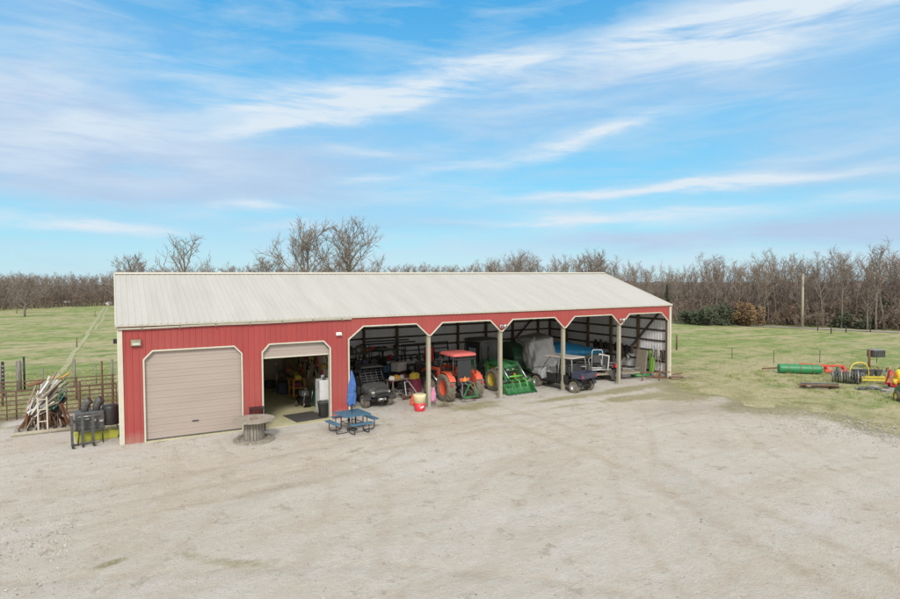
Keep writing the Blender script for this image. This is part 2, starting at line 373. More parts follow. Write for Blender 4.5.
# grass land: one sheet to the horizon
rings=[0]; r=2.0
while r<5200: rings.append(r); r*=1.055; r+=.6
nA=180; V=[(14,2,0)];F=[]
for r in rings[1:]:
    for k in range(nA):
        a=2*PI*k/nA; x=14+r*math.cos(a); y=2+r*math.sin(a); V.append((x,y,height(x,y)-.012))
tri=[(0,1+k,1+(k+1)%nA) for k in range(nA)]
for i in range(len(rings)-2):
    for k in range(nA):
        a=1+i*nA+k; b=1+i*nA+(k+1)%nA; F.append((a,a+nA,b+nA)); F.append((a,b+nA,b))
m,nt2,b=newmat('pasture_grass'); nt=nt2
P=pos(nt,True); Ps=pos(nt,True,(1,1,1)); Pst=pos(nt,True,(.22,1,1),(0,0,R(-14)))
n1=nz(nt,Ps,.045,5,.6,.5); n2=nz(nt,Pst,.30,6,.65,.6); n3=nz(nt,P,2.2,5,.7); n4=nz(nt,P,17,3,.7)
n8=nz(nt,P,.55,7,.75,.4)
green=mix(nt,ramp(nt,n8,[(.35,0.),(.62,1.)]),(.135,.205,.06),(.27,.33,.13)); tanc=mix(nt,n3,(.29,.255,.135),(.51,.46,.30))
f=mth(nt,'ADD',mth(nt,'ADD',mth(nt,'MULTIPLY',n1,.30),mth(nt,'MULTIPLY',n2,.45)),mth(nt,'MULTIPLY',n8,.40))
c=mix(nt,ramp(nt,f,[(.525,0.),(.63,1.)]),green,tanc)
c=mix(nt,mth(nt,'MULTIPLY',ramp(nt,nz(nt,P,1.6,7,.8,.3),[(.54,0.),(.64,1.)]),.5),c,(.20,.165,.085))
c=mix(nt,mth(nt,'MULTIPLY',ramp(nt,n4,[(.45,0.),(.8,1.)]),.30),c,(.15,.13,.07))
aw=nt.nodes.new('ShaderNodeAttribute'); aw.attribute_name='worn'
c=mix(nt,mth(nt,'MULTIPLY',ramp(nt,mth(nt,'ADD',aw.outputs['Fac'],mth(nt,'MULTIPLY',n3,.7)),[(.55,0.),(1.15,1.)]),.72),c,mix(nt,ramp(nt,n8,[(.38,0.),(.6,1.)]),(.21,.19,.085),(.44,.395,.26)))
c=mix(nt,mth(nt,'MULTIPLY',ramp(nt,nz(nt,P,.9,5,.7),[(.62,0.),(.72,1.)]),.5),c,(.36,.31,.22))
nt.links.new(c,b.inputs['Base Color']); b.inputs['Roughness'].default_value=.95; b.inputs['Specular IOR Level'].default_value=.1
bump(nt,b,mth(nt,'ADD',mth(nt,'MULTIPLY',n3,.7),mth(nt,'MULTIPLY',n4,.4)),.9,.12)
g=arr_mesh('pasture_ground',V,tri+F,m); setting(g)
WORN=True

# ragged sheet of gravel and packed dirt
PATCH=[(20.5,-1.6,2.6,.55,0,1),(25.2,-1.4,2.4,.8,.15,1),(15.2,-1.1,1.9,.7,0,.9),(16.6,-.3,2.0,.4,0,.5),(23,-3,1.0,.35,0,.6),(-.3,-10.9,.45,.22,.3,1),(-.0,-8.6,.3,.12,0,.6),(7.6,-5.2,1.2,.25,.5,.7),(2.4,-12.4,1.3,.28,-.5,.7),(1.2,-11.3,.9,.2,-.7,.6),
 (28.0,-8.5,2.6,1.4,.3,1.1),(26.8,-4.4,2.8,1.5,0.1,1.05),(23.6,-3.4,2.2,.6,.1,.85),(26.4,-7.4,1.6,.8,.4,.7),(28.4,-11.5,1.2,1.6,0,1.0),(19.5,-3.2,1.6,.4,.1,.7),(29,-1.6,1.8,1.2,0,.9),(18,-7.5,.4,.12,0,.8),(13.8,-8.2,.35,.12,0,.6),(26,-11.8,1.6,.5,1.2,.5),(-4,5.6,2,.5,0,.7)]
DAMP=[(23.5,-6.4,2.4,1.1,.1,1),(26,-7.6,2,1,.2,.8),(12,-11,2.4,.5,.9,.35),(15,-14,2.5,.5,1.0,.45),(4,-8,3,.4,.45,.4),(20,-11.5,1.6,.4,.7,.4),(5.5,-4.6,3.8,.35,.2,.4),(17.5,-4.5,3,.4,.0,.4)]
def field(x,y,L):
    t=0
    for (cx,cy,a,b_,ro,am) in L:
        dx,dy=x-cx,y-cy; u=(dx*math.cos(ro)+dy*math.sin(ro))/a; v=(-dx*math.sin(ro)+dy*math.cos(ro))/b_
        t+=am*math.exp(-(u*u+v*v))
    return min(1.3,t)
wa=[]
for (x,y,z) in V:
    if math.hypot(x-14,y-2)>60: wa.append(0.0); continue
    d=max(0,-sdist(x,y)); wa.append(max(math.exp(-d/4.0)*(1.0 if x>0 else .45), .75 if (x<0 and 6<y<16.5) else 0))
a=g.data.attributes.new('worn','FLOAT','POINT'); a.data.foreach_set('value',wa)
st=.2; x0,x1,y0,y1=-34,34,-40,12.25
nx=int((x1-x0)/st)+1; ny=int((y1-y0)/st)+1
idx={};V=[];F=[];pa=[];da=[];ed=[]
sdc={}
def vid(i,j):
    k=(i,j)
    if k in idx: return idx[k]
    x=x0+i*st;y=y0+j*st; d=sdc[k]
    z=.010+.014*noise(x*.55,y*.9,.7)+.007*noise(x*2.1,y*2.4,2.1)
    e=min(1,max(0,(d+.8)/1.0)); z=-.03*(1-e)+z*e+.0
    if x>.1 and y>0 and x<9.2: z=-.03
    idx[k]=len(V); V.append((x,y,z)); pa.append(field(x,y,PATCH)); da.append(field(x,y,DAMP)); ed.append(max(0,min(1,1-d/1.6))); return idx[k]
for i in range(nx):
    for j in range(ny): sdc[(i,j)]=sdist(x0+i*st,y0+j*st)+.9*noise((x0+i*st)*.9,(y0+j*st)*.8,4)
for i in range(nx-1):
    for j in range(ny-1):
        if max(sdc[(i,j)],sdc[(i+1,j)],sdc[(i,j+1)],sdc[(i+1,j+1)])>-.35: F.append((vid(i,j),vid(i+1,j),vid(i+1,j+1),vid(i,j+1)))
m,nt,b=newmat('gravel_and_packed_dirt')
P=pos(nt,True); Pst=pos(nt,True,(.16,1,1),(0,0,R(-22))); Pst2=pos(nt,True,(.2,1,1),(0,0,R(40)))
n1=nz(nt,P,.11,4,.55,.4); n2=nz(nt,Pst,.9,6,.68,.5); n3=nz(nt,P,3.2,6,.72); n4=nz(nt,P,26,4,.75); n5=nz(nt,Pst2,.7,5,.65,.4)
vo=nt.nodes.new('ShaderNodeTexVoronoi'); vo.inputs['Scale'].default_value=22; nt.links.new(P,vo.inputs['Vector'])
grey=mix(nt,n3,(.51,.487,.445),(.67,.645,.60)); tanc=mix(nt,n3,(.45,.395,.32),(.60,.545,.465))
n6=nz(nt,P,1.3,8,.78,.3); n7=nz(nt,P,9,5,.8)
f=mth(nt,'ADD',mth(nt,'ADD',mth(nt,'MULTIPLY',n1,.45),mth(nt,'MULTIPLY',n2,.25)),mth(nt,'ADD',mth(nt,'MULTIPLY',n5,.15),mth(nt,'MULTIPLY',n6,.35)))
gx=nt.nodes.new('ShaderNodeSeparateXYZ'); nt.links.new(P,gx.inputs[0])
f=mth(nt,'SUBTRACT',f,mth(nt,'MULTIPLY',ramp(nt,mth(nt,'ADD',mth(nt,'MULTIPLY',gx.outputs[1],.10),mth(nt,'MULTIPLY',n1,.8)),[(.05,0.),(.28,1.)]),.06))
c=mix(nt,ramp(nt,f,[(.49,0.),(.67,1.)]),grey,tanc)
c=mix(nt,mth(nt,'MULTIPLY',ramp(nt,n7,[(.54,0.),(.70,1.)]),.32),c,(.36,.32,.265))
c=mix(nt,mth(nt,'MULTIPLY',ramp(nt,n7,[(.30,1.),(.42,0.)]),.30),c,(.72,.70,.665))
c=mix(nt,mth(nt,'MULTIPLY',ramp(nt,n5,[(.54,0.),(.70,1.)]),.38),c,(.44,.375,.30))
c=mix(nt,mth(nt,'MULTIPLY',ramp(nt,n2,[(.56,0.),(.70,1.)]),.32),c,(.70,.685,.65))
c=mix(nt,mth(nt,'MULTIPLY',ramp(nt,nz(nt,P,1.1,6,.75),[(.57,0.),(.64,1.)]),.5),c,(.30,.25,.185))
c=mix(nt,mth(nt,'MULTIPLY',ramp(nt,n4,[(.50,0.),(.72,1.)]),.32),c,(.33,.295,.245))
c=mix(nt,mth(nt,'MULTIPLY',ramp(nt,vo.outputs['Distance'],[(.0,1.),(.28,0.)]),.25),c,(.66,.64,.61))
tk=nt.nodes.new('ShaderNodeAttribute'); tk.attribute_name='track'
tf=mth(nt,'MULTIPLY',tk.outputs['Fac'],ramp(nt,n6,[(.38,0.15),(.6,1.)]))
c=mix(nt,mth(nt,'MULTIPLY',tf,.7,clamp=True),c,(.44,.375,.29))
at=nt.nodes.new('ShaderNodeAttribute'); at.attribute_name='olive'; ad=nt.nodes.new('ShaderNodeAttribute'); ad.attribute_name='damp'; ae=nt.nodes.new('ShaderNodeAttribute'); ae.attribute_name='edge'
ol=mth(nt,'ADD',mth(nt,'MULTIPLY',at.outputs['Fac'],.48),mth(nt,'ADD',mth(nt,'MULTIPLY',n6,.6),mth(nt,'MULTIPLY',n7,.25))); 
c=mix(nt,mth(nt,'MULTIPLY',ramp(nt,ol,[(.60,0.),(.80,1.)]),.8),c,mix(nt,ramp(nt,n7,[(.38,0.),(.6,1.)]),(.17,.15,.06),(.40,.36,.21)))
c=mix(nt,mth(nt,'MULTIPLY',ramp(nt,mth(nt,'ADD',mth(nt,'MULTIPLY',ae.outputs['Fac'],.6),mth(nt,'MULTIPLY',n3,.5)),[(.55,0.),(.78,1.)]),.8),c,mix(nt,n4,(.19,.18,.085),(.36,.33,.20)))
c=mix(nt,mth(nt,'MULTIPLY',mth(nt,'MULTIPLY',ad.outputs['Fac'],n2),.62),c,(.20,.17,.15))
nt.links.new(c,b.inputs['Base Color']); b.inputs['Roughness'].default_value=.93; b.inputs['Specular IOR Level'].default_value=.15
bump(nt,b,mth(nt,'ADD',mth(nt,'ADD',mth(nt,'MULTIPLY',n3,.8),mth(nt,'MULTIPLY',n4,.7)),mth(nt,'SUBTRACT',mth(nt,'ADD',mth(nt,'MULTIPLY',n2,.6),mth(nt,'MULTIPLY',n7,.8)),mth(nt,'MULTIPLY',tk.outputs['Fac'],.8))),1.0,.06)
g=arr_mesh('gravel_yard',V,F,m); setting(g)
VA=np.array(V)[:,:2]; TR=np.zeros(len(V))
def rut(pts,amp,gauge=1.65,w_=.16):
    c_=[]
    n=len(pts)
    for i in range(n-1):
        p0=Vector(pts[max(0,i-1)]);p1=Vector(pts[i]);p2=Vector(pts[i+1]);p3=Vector(pts[min(n-1,i+2)])
        for k in range(30):
            t=k/30; c_.append(.5*((2*p1)+(p2-p0)*t+(2*p0-5*p1+4*p2-p3)*t*t+(3*p1-p0-3*p2+p3)*t**3))
    C_=np.array([tuple(p) for p in c_]); D_=np.gradient(C_,axis=0); D_/=np.linalg.norm(D_,axis=1)[:,None]; Nn=np.stack([-D_[:,1],D_[:,0]],1)
    for s_ in (-gauge/2,gauge/2):
        L_=C_+Nn*s_
        best=np.full(len(VA),1e9)
        for q in L_: best=np.minimum(best,(VA[:,0]-q[0])**2+(VA[:,1]-q[1])**2)
        TR[:]=np.maximum(TR,amp*np.exp(-best/(w_*w_)))
rut([(-12,-6),(-2,-6.2),(5,-5.2),(12,-4.2),(20,-4.0),(30,-5)],.8)
rut([(-10,-8.5),(0,-7.5),(7,-6.6),(10.5,-3.6),(11.2,0)],.9,1.3)
rut([(13,-22),(14.5,-16),(15.8,-10),(15.9,-5),(15.7,.5)],1.0,1.75,.24)
rut([(3,-20),(7,-14),(13,-9.5),(21,-7.6),(30,-8.5)],.7)
rut([(9,-21),(13.5,-13.5),(19,-8),(22.2,-4),(22.4,0)],.8,1.3)
rut([(18,-20),(21,-14),(24.5,-9.5),(27,-5.5),(28.2,-2)],.8,1.7)
rut([(-3,-14),(1,-9.5),(2.4,-5),(2.6,-1)],.7,1.6)
rut([(4,-14),(6.3,-9),(6.9,-4.5),(6.9,-1)],.6,1.6)
rut([(-4,-11),(0,-12.6),(5,-15),(9,-19)],.9,1.6,.2)
for nm,arr in (('track',TR.astype(np.float32)),('olive',pa),('damp',da),('edge',ed)):
    a=g.data.attributes.new(nm,'FLOAT','POINT'); a.data.foreach_set('value',arr)

# tracks and far farm road
def strip(name,pts,wd,m,z=.02,wob=.0):
    P_=[];n=len(pts)
    for i in range(n-1):
        for k in range(12):
            t=k/12; P_.append(Vector(pts[i]).lerp(Vector(pts[i+1]),t))
    P_.append(Vector(pts[-1])); V=[];F=[]
    for i,p in enumerate(P_):
        d=(P_[min(i+1,len(P_)-1)]-P_[max(0,i-1)]).normalized(); nn=Vector((-d.y,d.x))
        w0=wd*(1+wob*noise(i*.7,0,1)); w1=wd*(1+wob*noise(i*.9,3,2)); off=nn*wob*.4*noise(i*.31,5,3)
        for s_ in (-w0/2,0,w1/2):
            q=p+off+nn*s_; V.append((q.x,q.y,height(q.x,q.y)+z))
    for i in range(len(P_)-1):
        for k in (0,1): F.append((i*3+k,i*3+k+1,(i+1)*3+k+1,(i+1)*3+k))
    o=arr_mesh(name,V,F,m); setting(o); return o
mt,nt,b=newmat('worn_track'); P=pos(nt,True); a_=nz(nt,P,1.2,5,.7); 
nt.links.new(mix(nt,ramp(nt,a_,[(.4,0.),(.65,1.)]),(.36,.345,.21),(.26,.29,.13)),b.inputs['Base Color']); b.inputs['Roughness'].default_value=.95; bump(nt,b,a_,.6,.05)
strip('dirt_track',[(-3.7,17.5),(-3.45,24),(-3.2,42),(-2.85,65),(-2.6,100),(-2.3,134)],.40,mt,.012,.35)
strip('dirt_track',[(-2.4,60),(-1.9,80),(-1.8,110),(-1.6,134)],.30,mt,.012,.4)
strip('farm_road',[(60,50),(66,36),(71.5,22),(76.5,8),(84,-10)],1.5,M['concrete'],.04,.1)
strip('farm_road',[(49,-5.4),(58,-9),(72,-15)],1.6,M['concrete'],.04,.12)

# ------------------------------------------------------------------ trees
def rnd(a,b): return random.uniform(a,b)
def gen_tree(seed,H,spread,nl=9,fork=.28,twigs=4,lean=0,dens=1.0,asc=.55,tw=.026,thick=1.0,trunk=1.0):
    """bare deciduous tree: trunk mesh and crown mesh (limbs, branches, twigs)"""
    random.seed(seed); T=MB();Cn=MB()
    def path(p,d,L,r,seg,up,wob):
        pts=[p.copy()];rs=[r];d=d.normalized()
        for i in range(seg):
            d=(d+Vector((rnd(-wob,wob),rnd(-wob,wob),rnd(-wob,wob)+up))).normalized(); p=p+d*(L/seg); pts.append(p.copy()); rs.append(r*(1-.78*(i+1)/seg))
        return pts,rs
    def at(pts,t):
        f=t*(len(pts)-1); i=min(int(f),len(pts)-2); return pts[i].lerp(pts[i+1],f-i),(pts[i+1]-pts[i]).normalized(),i
    tp,trr=path(Vector((0,0,-.2)),Vector((lean,0,1)),H*.80,H*.020*thick,7,.06,.09)
    trr=[q_*trunk for q_ in trr]; T.tube(tp,trr,7,0); a=rnd(0,6)
    for i in range(nl):
        t=fork+(1-fork)*(i+.5)/nl*.97; p,d,_=at(tp,t); a+=2.4+rnd(-.5,.5); rl=H*spread*(1-.55*t)*rnd(.8,1.15)
        dd=Vector((math.cos(a),math.sin(a),asc+t*.7)); lp,lr=path(p,dd,rl,H*.0095*thick*(1.15-.6*t),5,.07,.2)
        Cn.tube(lp,lr,5,0,caps=False)
        for j in range(int(5*dens)+1):
            t2=.22+.75*j/(5*dens); p2,d2,_=at(lp,min(.99,t2)); s=Vector((rnd(-1,1),rnd(-1,1),rnd(-.3,1))).normalized()
            L2=rl*rnd(.40,.62)*(1.15-.5*t2); bp,br=path(p2,d2*.8+s*.9,L2,H*.0036*thick,4,.05,.22); Cn.tube(bp,br,4,0,caps=False)
            for k in range(int(4*dens)+1):
                t3=.25+.7*k/(4*dens+.01); p3,d3,_=at(bp,min(.99,t3)); s=Vector((rnd(-1,1),rnd(-1,1),rnd(-.4,1))).normalized(); L3=L2*rnd(.45,.75)
                cp,cr=path(p3,d3*.7+s,L3,H*.0019*thick,3,.04,.3); Cn.tube(cp,cr,3,0,caps=False)
                for q in range(twigs):
                    p4,d4,_=at(cp,rnd(.2,.99)); s=Vector((rnd(-1,1),rnd(-1,1),rnd(-.4,1))).normalized(); e=p4+(d4*.7+s).normalized()*rnd(.45,1.0)*H/11
                    mid=p4.lerp(e,.5)+Vector((rnd(-.05,.05),rnd(-.05,.05),.04)); o_=s.cross(e-p4)
                    if o_.length<1e-3: continue
                    o_=o_.normalized()*tw*.5
                    Cn.add([p4-o_,p4+o_,mid+o_*.8,mid-o_*.8,e],[(0,1,2,3),(3,2,4)],0)
    return T,Cn
PROTO={}
def proto(key,*a,mats=('bark','twig'),**k):
    T,Cn=gen_tree(*a,**k)
    t=T.build('trunk',M[mats[0]],fix=False); c=Cn.build('crown',M[mats[1]],fix=False)
    PROTO[key]=(t.data,c.data); bpy.data.objects.remove(t); bpy.data.objects.remove(c)
def plant(key,x,y,s,label,group,name='bare_tree',cat='tree',rz=None,sz=None):
    rz=rnd(0,6.28) if rz is None else rz
    r=thing(name,label,cat,(x,y,height(x,y)-.05),rz,group); r.scale=(s,s,s*(sz or 1))
    for nm,me in zip(('trunk','crown'),PROTO[key]):
        o=bpy.data.objects.new(nm,me); COL.objects.link(o); o.parent=r
    return r
for i in range(7): proto('w%d'%i,100+i,10,.30+.03*(i%4),nl=7+i%3,fork=.36,twigs=2+(i%2),dens=.62,asc=1.0+.15*(i%3),tw=.034,thick=.72,trunk=.9,mats=('bark','twig' if i%3 else 'twigr'))
proto('oak0',41,10,.64,nl=13,fork=.20,twigs=4,dens=1.1,asc=.50,tw=.036,thick=1.25)
proto('oak1',57,10,.62,nl=13,fork=.22,twigs=4,dens=1.1,asc=.55,tw=.036,thick=1.25)
proto('sparse',63,10,.52,nl=8,fork=.22,twigs=2,dens=.8,asc=.7,tw=.04,thick=1.2)
proto('round',77,10,.62,nl=13,fork=.22,twigs=5,dens=1.1,asc=.35,tw=.05)
def direction(px): 
    a=TH+math.atan((px-450)/601.66); return math.sin(a),math.cos(a)
def at_px(px,dist):      # planning aid: a bearing from the drone and a distance over the ground
    dx,dy=direction(px); return CAM[0]+dx*dist,CAM[1]+dy*dist
random.seed(3)
def big(key,px,dist,s,lab,rz,sz=1):
    x,y=at_px(px,dist); plant(key,x,y,s,lab,None,rz=rz,sz=sz)
big('sparse',185,92,1.32,'tall thin crooked bare tree alone above the left part of the barn roof',.6)
big('oak0',306,96,1.5,'left one of the two broad bare oaks above the barn ridge',1.0)
big('oak1',350,99,1.50,'right one of the two broad bare oaks above the barn ridge',2.3)
big('round',268,112,1.02,'low twiggy bare tree just left of the two broad oaks behind the barn',0)
big('round',132,118,1.02,'small bare treetop showing over the left end of the white roof',2)
big('oak1',515,118,1.12,'round bare treetop rising over the ridge right of its middle',4)
big('oak0',497,130,1.00,'smaller bare treetop just left of the round one over the ridge',3)
big('round',592,112,1.05,'bare treetop above the ridge near its right end, wide crown',1)
big('oak0',24,128,.72,'wide bare tree standing out in the left pasture in front of the wood',.5)
big('round',16,142,.5,'small bare tree just left of the wide pasture tree',1.5)

# ------------------------------------------------------------------ woods
random.seed(11)
def wood_dist(px):
    ks=[(-80,150),(0,158),(118,172),(200,165),(420,160),(520,140),(600,108),(672,90),(900,87),(1000,90)]
    for (a,da_),(b_,db) in zip(ks,ks[1:]):
        if px<=b_: return da_+(db-da_)*(px-a)/(b_-a)
    return 90
px=-25
while px<116:
    for row in (0,1):
        x,y=at_px(px+rnd(-2,2),wood_dist(px)+row*7+rnd(-2,3)); plant('w%d'%random.randrange(7),x,y,rnd(.70,.92),'bare grey brown tree in the wood beyond the left pasture','trees of the wood beyond the left pasture',sz=rnd(.9,1.08))
    px+=4.6
px=118
while px<600:
    x,y=at_px(px+rnd(-3,3),wood_dist(px)+rnd(-6,6)); plant('w%d'%random.randrange(7),x,y,rnd(.95,1.12)*(1.03 if px>200 else .97)*(1.10 if px>480 else 1),'bare treetop of the far tree line just showing over the barn ridge','tree line behind the barn')
    px+=5.5
px=600
while px<925:
    for row in (0,1,2):
        h_=1.0+.07*math.sin(px*.045)+(.10 if 760<px<840 or px>870 else 0)
        if 845<px<862 and row==0: continue
        x,y=at_px(px+rnd(-3,3),wood_dist(px)+row*6+rnd(-2,3)); plant('w%d'%random.randrange(7),x,y,rnd(.70,1.0)*h_,'bare brown tree in the dense wood along the right pasture','trees of the wood along the right pasture',sz=rnd(.92,1.1))
    px+=6.8
# thicket: undergrowth and the trees deeper in the wood, beyond counting
def merge(name,key,spots,matl,split=None):
    me=PROTO[key][1]; n=len(me.vertices); co=np.empty(n*3,dtype=np.float32); me.vertices.foreach_get('co',co); co=co.reshape(-1,3)
    tris=[tuple(p.vertices) for p in me.polygons]; Q=np.array([t if len(t)==4 else (t[0],t[1],t[2],t[2]) for t in tris],dtype=np.int32)
    T3=[t for t in tris if len(t)==3]; Q4=[t for t in tris if len(t)==4]
    F3=np.array(T3+[(q[0],q[1],q[2]) for q in Q4]+[(q[0],q[2],q[3]) for q in Q4],dtype=np.int32)
    VV=[];FF=[];o=0
    for (x,y,s,sz) in spots:
        a=rnd(0,6.28);c,s_=math.cos(a),math.sin(a)
        v=np.empty_like(co); v[:,0]=(co[:,0]*c-co[:,1]*s_)*s+x; v[:,1]=(co[:,0]*s_+co[:,1]*c)*s+y; v[:,2]=co[:,2]*s*sz+height(x,y)-.1
        VV.append(v);FF.append(F3+o);o+=n
    ob=arr_mesh(name,np.concatenate(VV),np.concatenate(FF),matl,smooth=False); ob['kind']='stuff'; return ob
T,Cn=gen_tree(201,9,.40,nl=8,fork=.10,twigs=3,dens=.45,asc=.9,tw=.075)
t=T.build('trunk',M['bark'],fix=False);Cn.v+=[]; c=Cn.build('crown',M['twig'],fix=False); PROTO['far']=(t.data,c.data); bpy.data.objects.remove(t);bpy.data.objects.remove(c)
T,Cn=gen_tree(222,3.2,.6,nl=9,fork=.03,twigs=4,dens=.6,asc=.8,tw=.05)
t=T.build('trunk',M['bark'],fix=False); c=Cn.build('crown',M['twig'],fix=False); PROTO['bush']=(t.data,c.data); bpy.data.objects.remove(t);bpy.data.objects.remove(c)
sp_=[]
for i in range(170):
    px=rnd(595,930); x,y=at_px(px,wood_dist(px)+rnd(10,50)); sp_.append((x,y,rnd(.50,.62),1))
for i in range(130):
    px=rnd(-40,125); x,y=at_px(px,wood_dist(px)+rnd(12,45)); sp_.append((x,y,rnd(.75,.9),1))
for i in range(170):
    px=rnd(120,600); x,y=at_px(px,wood_dist(px)+rnd(4,30)); sp_.append((x,y,rnd(1.0,1.16),1))
merge('deep_wood','far',sp_,M['twig'])
sp_=[]
for i in range(420):
    px=rnd(600,930); x,y=at_px(px,wood_dist(px)+rnd(-1.5,16)); sp_.append((x,y,rnd(.5,1.25),1))
for i in range(170):
    px=rnd(-40,125); x,y=at_px(px,wood_dist(px)+rnd(-2,16)); sp_.append((x,y,rnd(.6,1.2),1))
merge('undergrowth','bush',sp_,M['twigr'])
# wooded land rolling away to the horizon
V=[];F=[];na=260;rs=[]
r=0
while r<4500: rs.append(r); r=r*1.10+6
a0=math.degrees(TH)-55;a1=math.degrees(TH)+55
for i,r_ in enumerate(rs):
    for k in range(na):
        a=R(a0+(a1-a0)*k/(na-1)); px=450+601.66*math.tan(max(-1.1,min(1.1,a-TH))); d=wood_dist(max(-80,min(1000,px)))+22+r_
        x=CAM[0]+math.sin(a)*d; y=CAM[1]+math.cos(a)*d
        z=(6.0 if i else -1)-.0095*d+rnd(-.5,.7)+.7*noise(x*.03,y*.03,3)
        if px>580 : z-=.3
        V.append((x,y,z if i else height(x,y)-.5))
for i in range(len(rs)-1):
    for k in range(na-1):
        a=i*na+k; F.append((a,a+1,a+na+1,a+na))
m,nt,b=newmat('far_canopy'); P=pos(nt,True,(1,1,1.6)); q=nz(nt,P,.35,6,.75)
nt.links.new(ramp(nt,q,[(.3,(.09,.072,.06)),(.55,(.16,.132,.112)),(.8,(.24,.20,.17))]),b.inputs['Base Color']); b.inputs['Roughness'].default_value=1
bump(nt,b,q,1,1.2)
o=arr_mesh('distant_wood',V,F,m); o['kind']='stuff'

# leafy shrubs and cedars at the wood's edge
def leafy(seed,Rr,H,n,mt,stem=True,cone=False,leaf=.14):
    random.seed(seed); L=MB();S=MB()
    cl=[(rnd(-.85,.85)*Rr,rnd(-.85,.85)*Rr,rnd(.12,.85)*H,rnd(.14,.38)*Rr) for _ in range(20)]
    for i in range(n):
        if cone:
            t=random.random()**.8; a=rnd(0,6.28); q=Rr*(1-t)*(.55+.45*random.random())*(.8+.25*math.sin(a*3+t*9)); p=Vector((q*math.cos(a),q*math.sin(a),.1*H+t*.9*H))
        else:
            c=random.choice(cl); d=Vector((rnd(-1,1),rnd(-1,1),rnd(-1,1)))
            while d.length>1: d=Vector((rnd(-1,1),rnd(-1,1),rnd(-1,1)))
            p=Vector(c[:3])+d*c[3]*1.5
            if p.z<.05: p.z=rnd(.05,.3)
        a=Vector((rnd(-1,1),rnd(-1,1),rnd(-1,1))).normalized()*leaf; b_=a.orthogonal().normalized()*leaf*.6
        L.add([p-a,p+b_,p+a,p-b_],[(0,1,2,3)],0)
    S.tube([(0,0,-.1),(0.05,0,H*.4),(0,0.03,H*.8)],[.1,.07,.02],5)
    for c in cl[:8]: S.tube([(0,0,H*.2),(c[0]*.6,c[1]*.6,c[2]*.7),(c[0],c[1],c[2])],[.05,.03,.01],4)
    return L,S
def shrub(px,dist,Rr,H,mt,label,name,cat,cone=False,n=2600):
    x,y=at_px(px,dist); L,S=leafy(int(px),Rr,H,n,mt,cone=cone)
    r=thing(name,label,cat,(x,y,height(x,y)),0); S.build('trunk',M['bark'],r,fix=False); L.build('crown',M[mt],r,fix=False)
shrub(712,86,2.0,2.2,'evg','broad dark green bush at the wood edge left of the russet oak','evergreen_bush','bush')
shrub(692,87,1.2,1.9,'evg','small dark green bush at the wood edge close to the barn roof','evergreen_bush','bush')
shrub(723,90,1.9,3.2,'evg','taller grey green bush rising behind the broad dark bush','evergreen_bush','bush')
shrub(748,87,1.9,3.0,'rusl','shrubby oak with russet leaves at the wood edge','russet_oak','tree')
shrub(738,88,1.0,2.2,'evg','little green bush tucked against the russet oak','evergreen_bush','bush',n=1200)
shrub(792,90,1.7,2.9,'rusl','thin russet leaved sapling just left of the utility pole','russet_oak','tree',n=900)
shrub(765,91,.8,5.0,'evg','narrow dark cedar standing between bare trunks right of the russet oak','cedar_tree','tree',cone=True,n=1500)
shrub(667,92,.9,5.2,'evg','narrow dark cedar just above the end of the barn roof','cedar_tree','tree',cone=True,n=1500)
shrub(858,89,2.2,1.7,'evg','low dark green thicket bush near the right edge of the wood','evergreen_bush','bush')
shrub(885,90,2.0,3.6,'evg','olive leaved bush in the wood at the right edge of the view','evergreen_bush','bush',n=1500)
shrub(832,93,2.4,3.4,'rusl','faded russet shrub deep in the wood right of the utility pole','russet_oak','tree',n=1100)

# ------------------------------------------------------------------ grass tufts and loose stones
random.seed(5)
def tufts(name,n,reg,mt,cond,hmin,hmax):
    V=[];F=[]
    while len(F)<n*5:
        x=rnd(reg[0],reg[1]);y=rnd(reg[2],reg[3])
        if not cond(x,y): continue
        z=height(x,y)-.02; hh=rnd(hmin,hmax)
        for k in range(5):
            a=rnd(0,6.28);b_=rnd(0,6.28);w_=.012; ox,oy=rnd(-.06,.06),rnd(-.06,.06); i=len(V)
            V.append((x+ox-w_*math.cos(b_),y+oy-w_*math.sin(b_),z));V.append((x+ox+w_*math.cos(b_),y+oy+w_*math.sin(b_),z));V.append((x+ox+hh*.5*math.cos(a),y+oy+hh*.5*math.sin(a),z+hh*rnd(.6,1)))
            F.append((i,i+1,i+2))
    o=arr_mesh(name,V,F,mt,smooth=False); o['kind']='stuff'
m,nt,b=newmat('grass_blades'); q=nz(nt,pos(nt,True),1.4,4,.7); nt.links.new(ramp(nt,q,[(.36,(.21,.27,.09)),(.50,(.30,.34,.14)),(.66,(.42,.38,.22))]),b.inputs['Base Color']); b.inputs['Roughness'].default_value=.9
def cR(x,y):
    d=sdist(x,y)
    return d<-.3 or (d<1.2 and random.random()<.10*(noise(x,y,1)>.1))
tufts('grass',26000,(25,58,-24,16),m,cR,.03,.09)
tufts('grass',6000,(-13,-.3,6.8,24),m,lambda x,y:sdist(x,y)<-.2,.05,.2)
tufts('grass',2600,(33.5,47,-11,-1),m,lambda x,y:noise(x*1.7,y*1.6,3)>.05 and sdist(x,y)<-1,.10,.26)
tufts('grass',700,(-8,29,-20,-3),m,lambda x,y:noise(x*.8,y*.9,8)>.62,.015,.05)
tufts('grass',900,(9.5,30,-2.4,-.2),m,lambda x,y:field(x,y,PATCH)>.45,.02,.05)
V=[];F=[]
